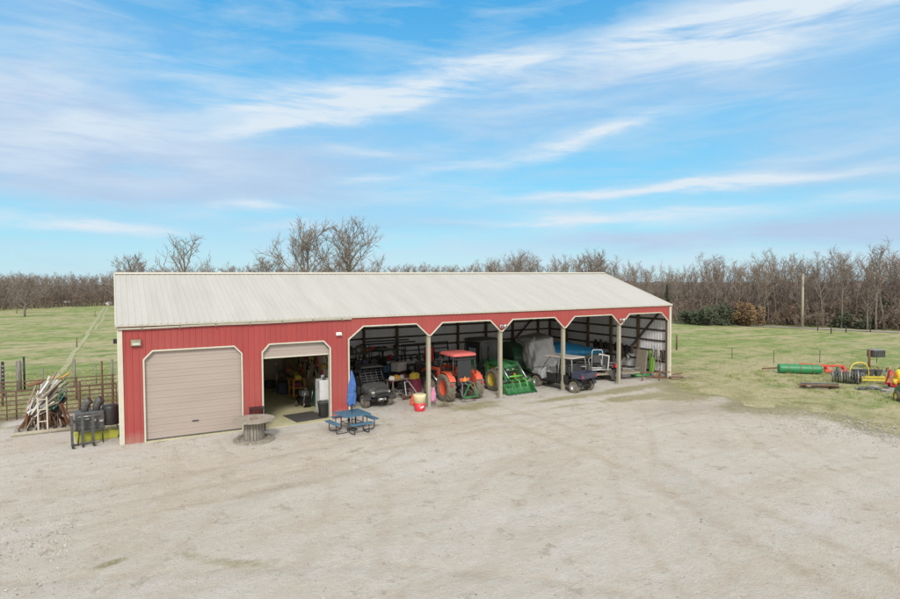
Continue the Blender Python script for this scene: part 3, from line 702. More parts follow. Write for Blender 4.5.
def stone(x,y,s,z=0):
    i=len(V); a=rnd(0,3); c_,s_=math.cos(a),math.sin(a)
    for (u,v,w_) in ((-1,0,0),(0,-.8,.1),(1,0,0),(0,.8,0),(.1,.1,.6),(-.5,.6,.35)):
        u*=rnd(.7,1.2);v*=rnd(.7,1.2); V.append((x+(u*c_-v*s_)*s,y+(u*s_+v*c_)*s,z+w_*s*1.1+.012))
    for f_ in ((0,1,4),(1,2,4),(2,3,4),(3,5,4),(5,0,4),(3,0,5)): F.append(tuple(i+j for j in f_))
for _ in range(14000):
    x=rnd(-12,30);y=rnd(-22,6) if random.random()<.8 else rnd(-6,1)
    if sdist(x,y)>0 and not(0<x<31 and y>-.1): stone(x,y,rnd(.008,.026) if random.random()<.95 else rnd(.03,.05))
for _ in range(1300):
    x=random.gauss(27.0,1.3);y=random.gauss(-12.2,1.7)
    stone(x,y,rnd(.02,.055))
for _ in range(300): stone(rnd(-3.5,-1.2),random.gauss(-9.2,1.2),rnd(.02,.05))
m,nt,b=newmat('stone'); q=nz(nt,pos(nt,True),9,2); nt.links.new(ramp(nt,q,[(.35,(.22,.20,.17)),(.6,(.44,.42,.385))]),b.inputs['Base Color']); b.inputs['Roughness'].default_value=.95
o=arr_mesh('loose_gravel',V,F,m,smooth=False); o['kind']='stuff'
# ------------------------------------------------------------------ the barn
L=30.48;D=12.0;HE=4.66;HR=6.67;BAY=(L-9.144)/5
SL=(HR-HE)/(D/2)
barn=thing('metal_barn','long red metal barn with pale roof, two garage doors and five open bays','barn')
def ribbed(mb,mp,u0,u1,zt,op=(),mi=0,pitch=.229,h=.018):
    bp={round(u0,4),round(u1,4)}; k=math.floor(u0/pitch)
    while k*pitch<u1:
        for q in (0,.148,.168,.209): bp.add(round(k*pitch+q,4))
        k+=1
    tops=[]
    for o in op:
        for (u,z) in o: bp.add(round(u,4))
    bp=sorted(b for b in bp if u0<=b<=u1)
    def off(u):
        q=u%pitch
        if q<.148: return 0
        if q<.168: return h*(q-.148)/.02
        if q<.209: return h
        return h*(1-(q-.209)/.02)
    def zo(u,mid):
        for o in op:
            if o[0][0]<mid<o[-1][0]:
                for (a,za),(b,zb) in zip(o,o[1:]):
                    if a<=mid<=b and b>a: return za+(zb-za)*(u-a)/(b-a)
        return 0
    for a,b in zip(bp,bp[1:]):
        if b-a<1e-4: continue
        mid=(a+b)/2
        mb.add([mp(a,zo(a,mid),off(a)),mp(b,zo(b,mid),off(b)),mp(b,zt(b),off(b)),mp(a,zt(a),off(a))],[(0,1,2,3)],mi)
dr1=[(.83,3.28),(1.15,3.61),(4.22,3.61),(4.52,3.28)]
dr2=[(5.36,3.28),(5.66,3.61),(8.06,3.61),(8.36,3.28)]
hd=[(9.23,3.62),(9.96,4.2)]
for k in range(1,5):
    xp=9.144+BAY*k; hd+=[(xp-.72,4.2),(xp-.07,3.6),(xp+.07,3.6),(xp+.72,4.2)]
hd+=[(L-.85,4.2),(L-.2,3.64)]
m=MB(); ribbed(m,lambda u,z,o:(u,-.001-o,z),0.02,L-.02,lambda u:HE-.02,[dr1,dr2,hd]); m.build('front_wall',M['red'],barn,fix=False)
gt=lambda u:HE-.03+SL*min(u,D-u)
for x,sg,nm in ((0,-1,'left_wall'),(L,1,'right_wall')):
    m=MB(); ribbed(m,lambda u,z,o:(x+sg*(.03+o),u,z),0.0,D,gt,mi=0); ribbed(m,lambda u,z,o:(x-sg*(.0-o),u,z),.05,D-.05,gt,mi=1); m.build('wall',[M['red'],M['inner']],barn,fix=False)
m=MB(); ribbed(m,lambda u,z,o:(u,D+.03+o,z),0,L,lambda u:HE-.03,mi=0); ribbed(m,lambda u,z,o:(u,D+o,z),.05,L-.05,lambda u:HE-.03,mi=1); m.build('wall',[M['red'],M['inner']],barn,fix=False)
# roof
m=MB(); pt=.229; yo=.06
for sgn in (0,1):
    xs=[-.08]; k=0
    while xs[-1]<L+.08:
        for q in (.148,.168,.209,.229):
            xs.append(min(L+.08,-.08+k*pt+q))
        k+=1
    def ro(x):
        q=(x+.08)%pt
        return 0 if q<.149 or q>.2285 else (.022 if .16<q<.215 else 0)
    for a,b in zip(xs,xs[1:]):
        if b-a<1e-4: continue
        q=[]
        for x in (a,b):
            o=.0
            kk=round(((x+.08)%pt),3); o=.010 if kk in (.168,.209) else 0
            q.append((x,o))
        ye=-yo if sgn==0 else D+yo; ze=HE-SL*yo+.03
        m.add([(q[0][0],ye,ze+q[0][1]),(q[1][0],ye,ze+q[1][1]),(q[1][0],D/2,HR+.03+q[1][1]),(q[0][0],D/2,HR+.03+q[0][1])],[(0,1,2,3)],0)
roof=m.build('roof',M['roof'],barn,fix=False)
m=MB(); m.prism([(D/2-.2,HR+.0),(D/2,HR+.075),(D/2+.2,HR+.0),(D/2+.2,HR+.015),(D/2,HR+.09),(D/2-.2,HR+.015)],-.1,L+.1,'x'); m.build('ridge_cap',M['trim'],roof)
for x in (-.1,L+.1):
    m=MB()
    for s_ in (0,1):
        ye=-yo-.01 if s_==0 else D+yo+.01
        m.beam((x,ye,HE-SL*yo-.03),(x,D/2,HR-.02),.05,.15)
    m.build('rake_trim',M['trim'],roof)
m=MB(); m.bb(-.12,L+.12,-yo-.03,-yo,HE-SL*yo-.04,HE-SL*yo+.03); m.bb(-.12,L+.12,-yo,-.02,HE-SL*yo-.04,HE-SL*yo-.025); m.build('eave_trim',M['edge'],roof,bevel=.006)
# gutter over the closed part, sagging to the left
m=MB()
for i in range(10):
    x0_=-.05+i*.94; x1_=x0_+.94
    za=4.49+.055*(x0_/9.4)-.010*math.sin(x0_*1.4); zb=4.49+.055*(x1_/9.4)-.010*math.sin(x1_*1.4)
    m.loft([[(x0_,-.06,za+.07),(x0_,-.06,za),(x0_,-.13,za),(x0_,-.15,za+.07),(x0_,-.14,za+.07),(x0_,-.12,za+.015),(x0_,-.07,za+.015),(x0_,-.07,za+.07)],
            [(x1_,-.06,zb+.07),(x1_,-.06,zb),(x1_,-.13,zb),(x1_,-.15,zb+.07),(x1_,-.14,zb+.07),(x1_,-.12,zb+.015),(x1_,-.07,zb+.015),(x1_,-.07,zb+.07)]])
m.build('gutter',M['edge'],barn)
for i in range(7):
    m=MB(); x=.8+i*1.35; z=4.49+.055*x/9.4-.03; m.bb(x-.02,x+.02,-.16,-.04,z+.10,z+.115); m.bb(x-.02,x+.02,-.158,-.15,z-.005,z+.115); m.build('gutter_bracket',M['brass'],barn)
# trims
def ctrim(x0,x1,nm='corner_trim'):
    m=MB(); m.bb(x0,x1,-.045,-.0,.02,HE-.07); m.build(nm,M['trim'],barn,bevel=.006)
m=MB(); m.bb(-.06,.12,-.05,-.0,.02,4.47); m.bb(-.06,-.035,0,.12,.02,4.40); m.build('corner_trim',M['trim'],barn,bevel=.006)
m=MB(); m.bb(L-.10,L+.07,-.05,0,.0,4.54); m.bb(L+.05,L+.07,.0,.14,0,4.47); m.build('corner_trim',M['trim'],barn,bevel=.006)
def outline(pts,w,name,y0=-.06,y1=.02):
    m=MB()
    for a,b in zip(pts,pts[1:]):
        a=Vector((a[0],0,a[1]));b=Vector((b[0],0,b[1])); d=(b-a).normalized(); n=Vector((-d.z,0,d.x))*w/2; e=d*w*.18
        q=[a-e-n,b+e-n,b+e+n,a-e+n]
        m.loft([[(p.x,y0,p.z) for p in q],[(p.x,y1,p.z) for p in q]])
        y0+=.0023
    m.build(name,M['trim'],barn)
outline([(.83,0.02)]+dr1+[(4.52,.02)],.058,'door_trim'); outline([(5.36,0.02)]+dr2+[(8.36,.02)],.058,'door_trim')
outline([(9.23,.02)]+hd[:2],.06,'door_trim')
outline(hd[1:4]+hd[3:4],.055,'arch_trim')
for k in range(1,5): 
    b_=4*k-2+0
    seg=hd[b_:b_+4]; outline(seg,.055,'arch_trim')
    nx_=hd[b_+4] if b_+4<len(hd) else None
    if nx_: outline([hd[b_+3],nx_],.055,'arch_trim')
outline(hd[-2:]+[(L-.2,.05)],.055,'arch_trim')
# jambs, closed door
for x in (.83,4.52,5.36,8.36,9.23):
    m=MB(); s_=1 if x in(4.52,8.36,9.23) else -1
    m.bb(x-.02,x+.02,.025,.26,.02,4.2 if x==9.23 else 3.6); m.build('door_jamb',M['trim'] if x<9 else M['postw'],barn)
for a,b in ((.83,4.52),(5.36,8.36)):
    m=MB(); m.bb(a,b,.03,.26,3.62,3.66); m.build('door_jamb',M['trim'],barn)
def door(x0,x1,zb,zt,y):
    m=MB(); z=zb; p=.272; prof=[]
    while z<zt-.01:
        for q,o in ((0,.012),(.012,0),(.10,0),(.108,.005),(.125,.005),(.133,0),(.262,0),(.272,.012)):
            zz=min(zt,z+q); prof.append((zz,y+o))
        z+=p
    for (za,ya),(zb_,yb) in zip(prof,prof[1:]):
        if zb_-za<1e-4: continue
        m.add([(x0,ya,za),(x1,ya,za),(x1,yb,zb_),(x0,yb,zb_)],[(0,1,2,3)],0)
    m.add([(x0,y+.05,zb),(x1,y+.05,zb),(x1,y+.05,zt),(x0,y+.05,zt)],[(0,1,2,3)],0)
    o=m.build('garage_door',M['beige'],barn,fix=False); o['label']='closed beige sectional garage door' if zb<1 else 'garage door rolled up, only its bottom strip hanging'
    mm=MB(); mm.bb(x0+.01,x1-.01,y-.03,y+.06,zb-.03,zb+.03); mm.build('bottom_seal',M['trim'] if zb>1 else M['dgrey'],o,bevel=.008)
    return o
o=door(.86,4.49,.06,3.60,.10)
m=MB(); m.bb(2.55,2.80,.055,.095,.62,.66); m.build('handle',M['dgrey'],o)
door(5.39,8.33,3.0,3.60,.14)
m=MB(); m.bb(.02,9.12,.03,D-.03,-.06,.035); m.bb(.84,4.5,-.06,.03,-.05,.032); m.bb(5.37,8.35,-.22,.03,-.05,.032)
mt_,nt,b=newmat('workshop_floor'); q=nz(nt,pos(nt),.9,5,.65); q2=nz(nt,pos(nt),7,4,.7)
nt.links.new(mix(nt,mth(nt,'MULTIPLY',q2,.35),ramp(nt,q,[(.35,(.50,.46,.27)),(.65,(.62,.58,.38))]),(.25,.23,.15)),b.inputs['Base Color']); b.inputs['Roughness'].default_value=.45
m.build('floor_slab',mt_,barn)
# workshop lining
m=MB(); m.bb(9.10,9.143,.03,D-.03,.04,4.3); m.build('partition_wall',M['ochrewall'],barn)
m=MB(); m.bb(.04,9.09,D-.08,D-.04,.04,4.3); m.bb(.035,.07,.05,D-.1,.04,4.3); m.build('lining',M['ochrewall'],barn)
m=MB(); m.bb(.04,9.09,.05,D-.04,4.30,4.33); m.build('ceiling',M['white'],barn)
m=MB(); m.bb(9.15,9.17,.03,D-.03,0,4.6); m.build('partition_wall',M['inner'],barn)
# posts of the open front
for k in range(1,5):
    x=9.144+BAY*k; m=MB(); m.bb(x-.085,x+.085,.03,.21,-.1,4.1); p=m.build('post',M['postw'],barn,bevel=.006)
    if k in(2,4):
        pass
m=MB(); m.bb(L-.2,L-.06,.03,.2,-.1,4.4); m.build('post',M['colw'],barn,bevel=.006)
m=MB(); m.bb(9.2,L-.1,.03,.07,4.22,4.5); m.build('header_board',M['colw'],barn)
# inner columns, girts, braces, trusses
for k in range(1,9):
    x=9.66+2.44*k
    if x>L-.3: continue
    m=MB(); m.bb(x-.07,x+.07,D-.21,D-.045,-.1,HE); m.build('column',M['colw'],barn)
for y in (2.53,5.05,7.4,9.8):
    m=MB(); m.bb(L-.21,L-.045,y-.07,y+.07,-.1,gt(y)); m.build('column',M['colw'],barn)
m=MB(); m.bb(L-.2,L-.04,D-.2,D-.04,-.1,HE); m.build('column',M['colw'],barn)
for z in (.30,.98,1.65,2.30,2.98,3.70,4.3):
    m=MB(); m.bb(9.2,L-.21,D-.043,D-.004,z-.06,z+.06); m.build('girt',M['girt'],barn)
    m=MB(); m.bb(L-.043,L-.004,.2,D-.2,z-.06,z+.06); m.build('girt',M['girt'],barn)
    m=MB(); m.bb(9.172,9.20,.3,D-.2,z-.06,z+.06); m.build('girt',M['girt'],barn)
m=MB(); m.beam((L-.24,.7,4.12),(L-.24,4.5,.25),.05,.13); m.build('brace',M['girt'],barn)
m=MB(); m.beam((29.6,D-.235,4.1),(25.6,D-.235,.5),.05,.13); m.build('brace',M['girt'],barn)
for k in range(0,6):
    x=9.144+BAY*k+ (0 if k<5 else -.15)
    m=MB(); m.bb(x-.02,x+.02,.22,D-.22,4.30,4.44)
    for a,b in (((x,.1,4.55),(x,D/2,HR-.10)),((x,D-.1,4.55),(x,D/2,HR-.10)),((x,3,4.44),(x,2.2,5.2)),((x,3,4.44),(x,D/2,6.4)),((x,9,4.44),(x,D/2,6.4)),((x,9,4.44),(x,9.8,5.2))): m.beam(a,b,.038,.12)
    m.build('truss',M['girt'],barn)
# lamps
def wall_light(x,z,w,h,big_):
    m=MB(); m.loft([[(x-w/2,-.02,z-h/2),(x+w/2,-.02,z-h/2),(x+w/2,-.02,z+h/2),(x-w/2,-.02,z+h/2)],[(x-w/2+.01,-.17,z-h*.42),(x+w/2-.01,-.17,z-h*.42),(x+w/2-.02,-.10,z+h/2),(x-w/2+.02,-.10,z+h/2)]])
    o=m.build('wall_light',M['brass'] if big_ else M['white'],barn,bevel=.01); o['label']='bronze wall pack lamp' if big_ else 'small white wall lamp'
    m=MB(); m.add([(x-w*.34,-.176,z-h*.32),(x+w*.34,-.176,z-h*.32),(x+w*.32,-.145,z+h*.06),(x-w*.32,-.145,z+h*.06)],[(0,1,2,3)]); m.build('lens',M['lamp'],o)
wall_light(.58,3.96,.38,.26,True); wall_light(8.76,3.90,.26,.15,False)
for x in (17.66,26.17):
    m=MB(); m.box(x,-.06,3.86,.16,.08,.16); o=m.build('flood_light',M['grey'],barn,bevel=.01)
    for s_ in (-1,1):
        m=MB(); c=Vector((x+s_*.1,-.12,3.90)); m.tube([c,c+Vector((s_*.02,-.06,-.01)),c+Vector((s_*.05,-.15,-.03))],[.035,.06,.08],12); m.build('lamp_head',M['white'],o)
        m=MB(); e=c+Vector((s_*.052,-.153,-.031)); m.tube([e,e+Vector((s_*.003,-.006,-.001))],.062,12); m.build('lamp_lens',M['dgrey'],o)
# concrete footing strip by the open bays
for k in range(1,5):
    x=9.144+BAY*k; m=MB(); m.lathe([(.0,.05),(.26,.045),(.34,.0),(.36,-.05)],14,0,Matrix.Translation((x,.1,0))); m.build('footing',M['concrete'],barn)
# ------------------------------------------------------------------ vehicles
RX=Matrix.Rotation(PI/2,4,'Y')
def wheel(par,x,y,z,Rd,W,rr_,tm,rm,lugs=0,side=1,name='wheel',hub=None):
    m=MB(); T=Matrix.Translation((0,0,0))@RX
    m.lathe([(rr_,-W*.40),(rr_+(Rd-rr_)*.35,-W*.5),(Rd*.90,-W*.5),(Rd*.965,-W*.40),(Rd*.985,-W*.2),(Rd*.985,W*.2),(Rd*.965,W*.40),(Rd*.90,W*.5),(rr_+(Rd-rr_)*.35,W*.5),(rr_,W*.40)],28,0,T,True,True)
    for k in range(lugs):
        for s_ in (-1,1):
            a=2*PI*(k+(.5 if s_>0 else 0))/lugs; da=2*PI/lugs*.75
            p0=(s_*W*.50,math.cos(a)*Rd*.955,math.sin(a)*Rd*.955); p1=(s_*W*.0,math.cos(a+da)*Rd*1.0,math.sin(a+da)*Rd*1.0)
            m.beam(p0,p1,Rd*.07,Rd*.075)
    o=m.build(name,M[tm],par,loc=(x,y,z))
    m=MB(); s=side
    m.lathe([(0,s*W*.10),(rr_*.22,s*W*.10),(rr_*.24,s*W*.02),(rr_*.75,-s*W*.06),(rr_*.9,s*W*.10),(rr_*.93,s*W*.40),(rr_*1.04,s*W*.42),(rr_*1.03,s*W*.30)],22,0,RX)
    m.lathe([(0,-s*W*.1),(rr_*.8,-s*W*.12),(rr_*.96,-s*W*.38),(rr_*1.03,-s*W*.40)],22,0,RX)
    for k in range(6):
        a=k*PI/3; m.box(s*W*.03,math.cos(a)*rr_*.42,math.sin(a)*rr_*.42,W*.06,rr_*.10,rr_*.10)
    m.build('rim',M[rm],o); return o
def arc(cx,cz,r,a0,a1,n,x=None):
    return [(cx+r*math.cos(R(a0+(a1-a0)*i/(n-1))),cz+r*math.sin(R(a0+(a1-a0)*i/(n-1)))) for i in range(n)]
def tractor(t,body,rim,tyre,big,Rr,Rf,trk,wb,roofc,roofz,rw,cab=False,hood_m=None,lug=18):
    """local +Y is forward, rear axle at the origin"""
    B=M[body]
    wheel(t,-trk/2,0,Rr,Rr,.46*big,Rr*.56,tyre,rim,lug,-1); wheel(t,trk/2,0,Rr,Rr,.46*big,Rr*.56,tyre,rim,lug,1)
    wheel(t,-trk*.46,wb,Rf,Rf,.30*big,Rf*.56,tyre,rim,14,-1); wheel(t,trk*.46,wb,Rf,Rf,.30*big,Rf*.56,tyre,rim,14,1)
    m=MB(); m.bb(-.22*big,.22*big,-.45*big,wb+.2,Rf*.9,Rr*1.05); m.cyl((-trk/2+.1,0,Rr),(trk/2-.1,0,Rr),.14*big,n=12); m.cyl((-trk*.42,wb,Rf),(trk*.42,wb,Rf),.08*big,n=10); m.bb(-.35*big,.35*big,.3,.9,Rf*.9,Rr*.8); m.build('chassis',M['blackm'],t,bevel=.02)
    hz=Rr*1.15; ht=hz+.52*big
    m=MB(); rings=[]
    for (y,w_,b_,tt) in ((.75*big,.34,hz-.1,ht+.05),(wb*.7,.33,hz-.15,ht),(wb+.25,.29,hz-.22,ht-.10),(wb+.48*big,.22,hz-.15,ht-.26)):
        w_*=big; rings.append([(-w_,y,b_),(w_,y,b_),(w_,y,tt-.12),(w_*.72,y,tt),(-w_*.72,y,tt),(-w_,y,tt-.12)])
    m.loft(rings,0); h=m.build('hood',B,t,bevel=.03)
    m=MB(); m.bb(-.19*big,.19*big,wb+.48*big,wb+.49*big+.02,hz-.10,ht-.32); m.build('grille',M['black'],h)
    for s_ in (-1,1):
        m=MB(); m.bb(s_*.15*big-.06,s_*.15*big+.06,wb+.49*big,wb+.49*big+.03,ht-.40,ht-.32); m.build('headlight',M['lamp'],h)
        m=MB(); m.beam((s_*.345*big,wb*.35,hz+.24*big),(s_*.322*big,wb+.15,hz+.14*big),.014,.12); m.build('stripe',M['yellow' if body!='orange' else 'dgrey'],h)
        # rear fenders
        m=MB(); xi=s_*(trk/2-.23*big); xo=s_*(trk/2+.13*big); pr=arc(0,Rr,Rr*1.10,20,150,10); pi_=arc(0,Rr,Rr*1.06,20,150,10); poly=pr+pi_[::-1]
        m.prism(poly,min(xi,xo),max(xi,xo),'x'); m.prism([(p[0],p[1]) for p in pi_]+[(-.4*big,Rr*1.1),(.5*big,Rr*.9)],xi-.015,xi+.015,'x'); f=m.build('fender',B,t,bevel=.015)
        m=MB(); m.bb(xo-s_*.14,xo-s_*.03,-Rr*1.05-.03,-Rr*1.00,Rr*1.28,Rr*1.40); m.build('tail_light',M['redp'],f)
        if s_>0: m=MB(); 
    # canopy or cab
    y0,y1=-.42*big,.95*big; zb=Rr*1.15; pw=rw*.45
    P_=[(-pw,y0),(pw,y0),(pw*.95,y1),(-pw*.95,y1)]
    for (x,y) in P_:
        m=MB(); m.tube([(x*1.0,y,zb),(x,y*1.02,zb+.5*(roofz-zb)),(x*.92,y*.92,roofz-.1)],.035*big,6); m.build('canopy_post',M['black'],t)
    m=MB(); rz_=[]
    for (k,zz) in ((1,.0),(1.02,.05),(.98,.11),(.80,.16)):
        ring=[]
        for i in range(24):
            a=2*PI*i/24; cx_=math.copysign(abs(math.cos(a))**.35,math.cos(a)); sy_=math.copysign(abs(math.sin(a))**.35,math.sin(a))
            ring.append((cx_*rw/2*k,(y0+y1)/2+sy_*((y1-y0)/2+.18)*k,roofz-.16+zz))
        rz_.append(ring)
    m.loft(rz_,0,True); m.build('roof',M[roofc],t)
    g='glassl' if cab else 'glassd'
    m=MB(); m.bb(-pw*(.60 if not cab else .8),pw*(.60 if not cab else .8),y0-.01,y0+.01,zb+.02,roofz-.22); m.build('rear_window',M[g if not cab else 'glassd'],t)
    if cab:
        for s_ in (-1,1):
            m=MB(); m.add([(s_*pw,y0+.08,zb+.05),(s_*pw,y1-.08,zb+.05),(s_*pw*.93,y1-.1,roofz-.2),(s_*pw*.93,y0+.1,roofz-.2)],[(0,1,2,3)]); o=m.build('side_window',M['glassd'],t); m=MB(); m.bb(s_*pw*.99-.004,s_*pw*.99+.004,y0+.45,y1-.35,zb+.28,roofz-.55); m.build('pane',M[g],o)
        m=MB(); m.add([(-pw*.93,y1,zb+.1),(pw*.93,y1,zb+.1),(pw*.87,y1-.08,roofz-.2),(-pw*.87,y1-.08,roofz-.2)],[(0,1,2,3)]); m.build('windscreen',M['glassd'],t)
        m=MB(); m.bb(-pw,pw,y0,y1,zb-.5*big,zb+.05); m.build('cab_base',M['black'],t,bevel=.03)
        m=MB(); m.tube([(.28*big,wb*.55,ht-.1),(.28*big,wb*.55,ht+.75)],.045,8); m.build('exhaust_pipe',M['blackm'],t)
    else:
        m=MB(); m.bb(-.26,.26,-.2,.28,zb-.1,zb+.08); m.box(0,-.2,zb+.3,.48,.1,.45,rot=Matrix.Rotation(R(-10),4,'X')); m.build('seat',M['black'],t,bevel=.04)
        m=MB(); m.lathe([(.17,-.012),(.19,0),(.17,.012),(.155,0)],18,0,Matrix.Translation((0,.62,zb+.42))@Matrix.Rotation(R(50),4,'X'),True,True); m.tube([(0,.62,zb+.42),(0,.80,zb+.1)],.02,6); m.build('steering_wheel',M['black'],t)
        m=MB(); m.bb(-.24,.24,.72,.80,zb-.1,zb+.32); m.build('dashboard',M['black'],t,bevel=.03)
    return zb
def loader(t,colr,pv,bucket_y,bw,z0,dz=.25,lim='silver'):
    """pair of arms and a bucket; pv pivot (x,y,z)"""
    px_,py_,pz_=pv
    for s_ in (-1,1):
        m=MB(); x=s_*px_; m.bb(x-.06,x+.06,py_-.12,py_+.12,pz_-.95,pz_+.05); m.build('loader_tower',M[colr],t,bevel=.01)
        m=MB(); kn=(x,py_+(bucket_y-py_)*.55,pz_+.02); m.beam((x,py_,pz_),kn,.10,.16); m.beam(kn,(x,bucket_y-.1,z0+dz),.10,.14); m.build('loader_arm',M[colr],t,bevel=.01)
        m=MB(); m.cyl((x+s_*.08,py_+.1,pz_-.6),(x+s_*.08,py_+(bucket_y-py_)*.5,pz_-.15),.045,n=8); m.cyl((x+s_*.08,py_+(bucket_y-py_)*.25,pz_-.42),(x+s_*.08,py_+(bucket_y-py_)*.5,pz_-.15),.025,n=8); m.cyl((x,py_+(bucket_y-py_)*.56,pz_+.1),(x,bucket_y-.05,z0+dz+.4),.04,n=8); m.build('hydraulic_cylinder',M[lim],t)
    m=MB(); m.cyl((-px_,py_+(bucket_y-py_)*.62,pz_-.15),(px_,py_+(bucket_y-py_)*.62,pz_-.15),.07,n=10); m.build('cross_tube',M[colr],t)
    if colr=='green':
        m=MB(); m.cyl((-px_,bucket_y-.35,.88),(px_,bucket_y-.35,.88),.06,n=10); m.build('cross_tube',M['fresh'],t)
        for s_ in (-1,1):
            m=MB(); m.tube([(s_*.12,py_,pz_-.3),(s_*.3,py_+.9,pz_-.1),(s_*.5,py_+1.5,pz_-.05),(s_*.5,bucket_y-.2,.9)],.016,5); m.build('hydraulic_hose',M['black'],t)
    return
def bucket(t,colr,y,bw,z,h=.62,d=.62):
    m=MB(); prof=[(0,h),(-.02,h*.5),(.04,.10),(.16,0),(d,0)]
    pts=[(y+a,z+b) for a,b in prof]; pts2=[(y+a-.03*(b>0.0)-.0,z+b-.03*(b<.3)) for a,b in prof]
    m.prism(pts+pts2[::-1],-bw/2,bw/2,'x')
    for s_ in (-1,1): m.prism([(y,z+h),(y+d*.55,z+h*.45),(y+d,z),(y+.1,z-.02),(y-.02,z+.2)],s_*bw/2-.015,s_*bw/2+.015,'x')
    o=m.build('bucket',M[colr],t); m=MB(); m.bb(-bw/2,bw/2,y+d-.08,y+d+.02,z-.03,z+.0)
    for k in range(7): x=-bw/2+bw*(k+.5)/7; m.bb(x-.03,x+.03,y+d,y+d+.12,z-.025,z-.0)
    m.build('cutting_edge',M['silver'],o); return o

t=thing('red_tractor','orange red farm tractor with faded red canopy and muddy rear wheels','tractor',(15.68,.9,0),0)
tractor(t,'orange','orange','mudtyre',1.0,.72,.45,1.72,1.95,'canopy',2.52,1.5)
loader(t,'orange',(.52,1.35,1.45),3.6,1.7,.9,.2)
m=MB(); m.bb(-.9,.9,3.45,3.6,.75,1.6)
for s_ in(-1,1): m.bb(s_*.45-.04,s_*.45+.04,3.6,4.6,.78,.84)
m.build('pallet_fork',M['blackm'],t,bevel=.01)
m=MB()
for s_ in(-1,1):
    m.beam((s_*.22,-.35,.62),(s_*.42,-1.02,.36),.05,.06); m.beam((s_*.20,-.35,1.05),(s_*.36,-.85,.95),.05,.06); m.beam((s_*.36,-.85,.95),(s_*.41,-.9,.40),.03,.03)
m.beam((0,-.4,1.0),(0,-.9,.85),.05,.05); m.build('three_point_hitch',M['grey'],t)
m=MB(); m.beam((-.42,-1.05,.34),(.42,-1.05,.34),.07,.07); m.beam((-.42,-1.05,.34),(0.0,-1.0,1.0),.05,.05); m.beam((.42,-1.05,.34),(0.0,-1.0,1.0),.05,.05); m.beam((.42,-1.05,.36),(.50,-.6,.9),.04,.04); m.build('drawbar_frame',M['green'],t)
m=MB(); m.bb(-.30,.30,-.47,-.43,1.05,1.22); m.build('rear_panel',M['orange'],t,bevel=.02)
m=MB(); m.prism([(-.13,1.04),(.13,1.04),(0,1.32)],-.50,-.475,'y'); m.build('slow_vehicle_triangle',M['ochre'],t)

m=MB(); m.tube([(.30,1.45,1.3),(.30,1.45,1.95)],.035,8); m.build('exhaust_pipe',M['blackm'],t)
for s_ in (-1,1):
    m=MB(); m.tube([(s_*.70,.85,1.9),(s_*.95,.95,1.95)],.012,5); m.bb(s_*.95-.07,s_*.95+.07,.94,.97,1.8,2.05); m.build('mirror',M['black'],t)
    m=MB(); m.tube([(s_*.2,-.45,1.0),(s_*.35,-.7,.75),(s_*.25,-.85,.5)],.014,5); m.build('hydraulic_hose',M['black'],t)
m=MB(); m.bb(-.62,.62,-.5,-.42,2.18,2.24); m.build('lamp_bar',M['black'],t)
t=thing('green_tractor','large green cab tractor with yellow rims and a front loader','tractor',(19.27,4.75,0),PI+R(2))
tractor(t,'green','yellow','mudtyre',1.15,.85,.62,1.72,2.55,'dgrey',2.78,1.7,cab=True,lug=20)
loader(t,'green',(.60,1.7,1.50),3.9,2.0,.02,.35)
o=bucket(t,'green',3.75,1.95,.05,.50,.60)
for x in (-.7,-.25,.25,.7):
    m=MB(); m.tube([(x,3.70,.60),(x,3.95,.86),(x,4.3,.72),(x,4.42,.35)],.035,6); m.build('grapple_tine',M['fresh' if abs(x)<.5 else 'green'],t)
m=MB(); m.beam((-.85,3.78,.72),(.85,3.78,.72),.08,.08); m.build('grapple_bar',M['green'],t)
for k in range(5):
    m=MB(); x=-.8+.4*k; m.bb(x-.03,x+.03,3.66,3.74,.10,.52); m.build('rib',M['dgreen'],o)
m=MB(); m.tube([(-.42,3.25,.95),(-.42,3.3,1.5),(.42,3.3,1.5),(.42,3.25,.95)],.03,6); m.tube([(-.42,3.28,1.2),(.42,3.28,1.2)],.025,6); m.build('brush_guard',M['green'],t)

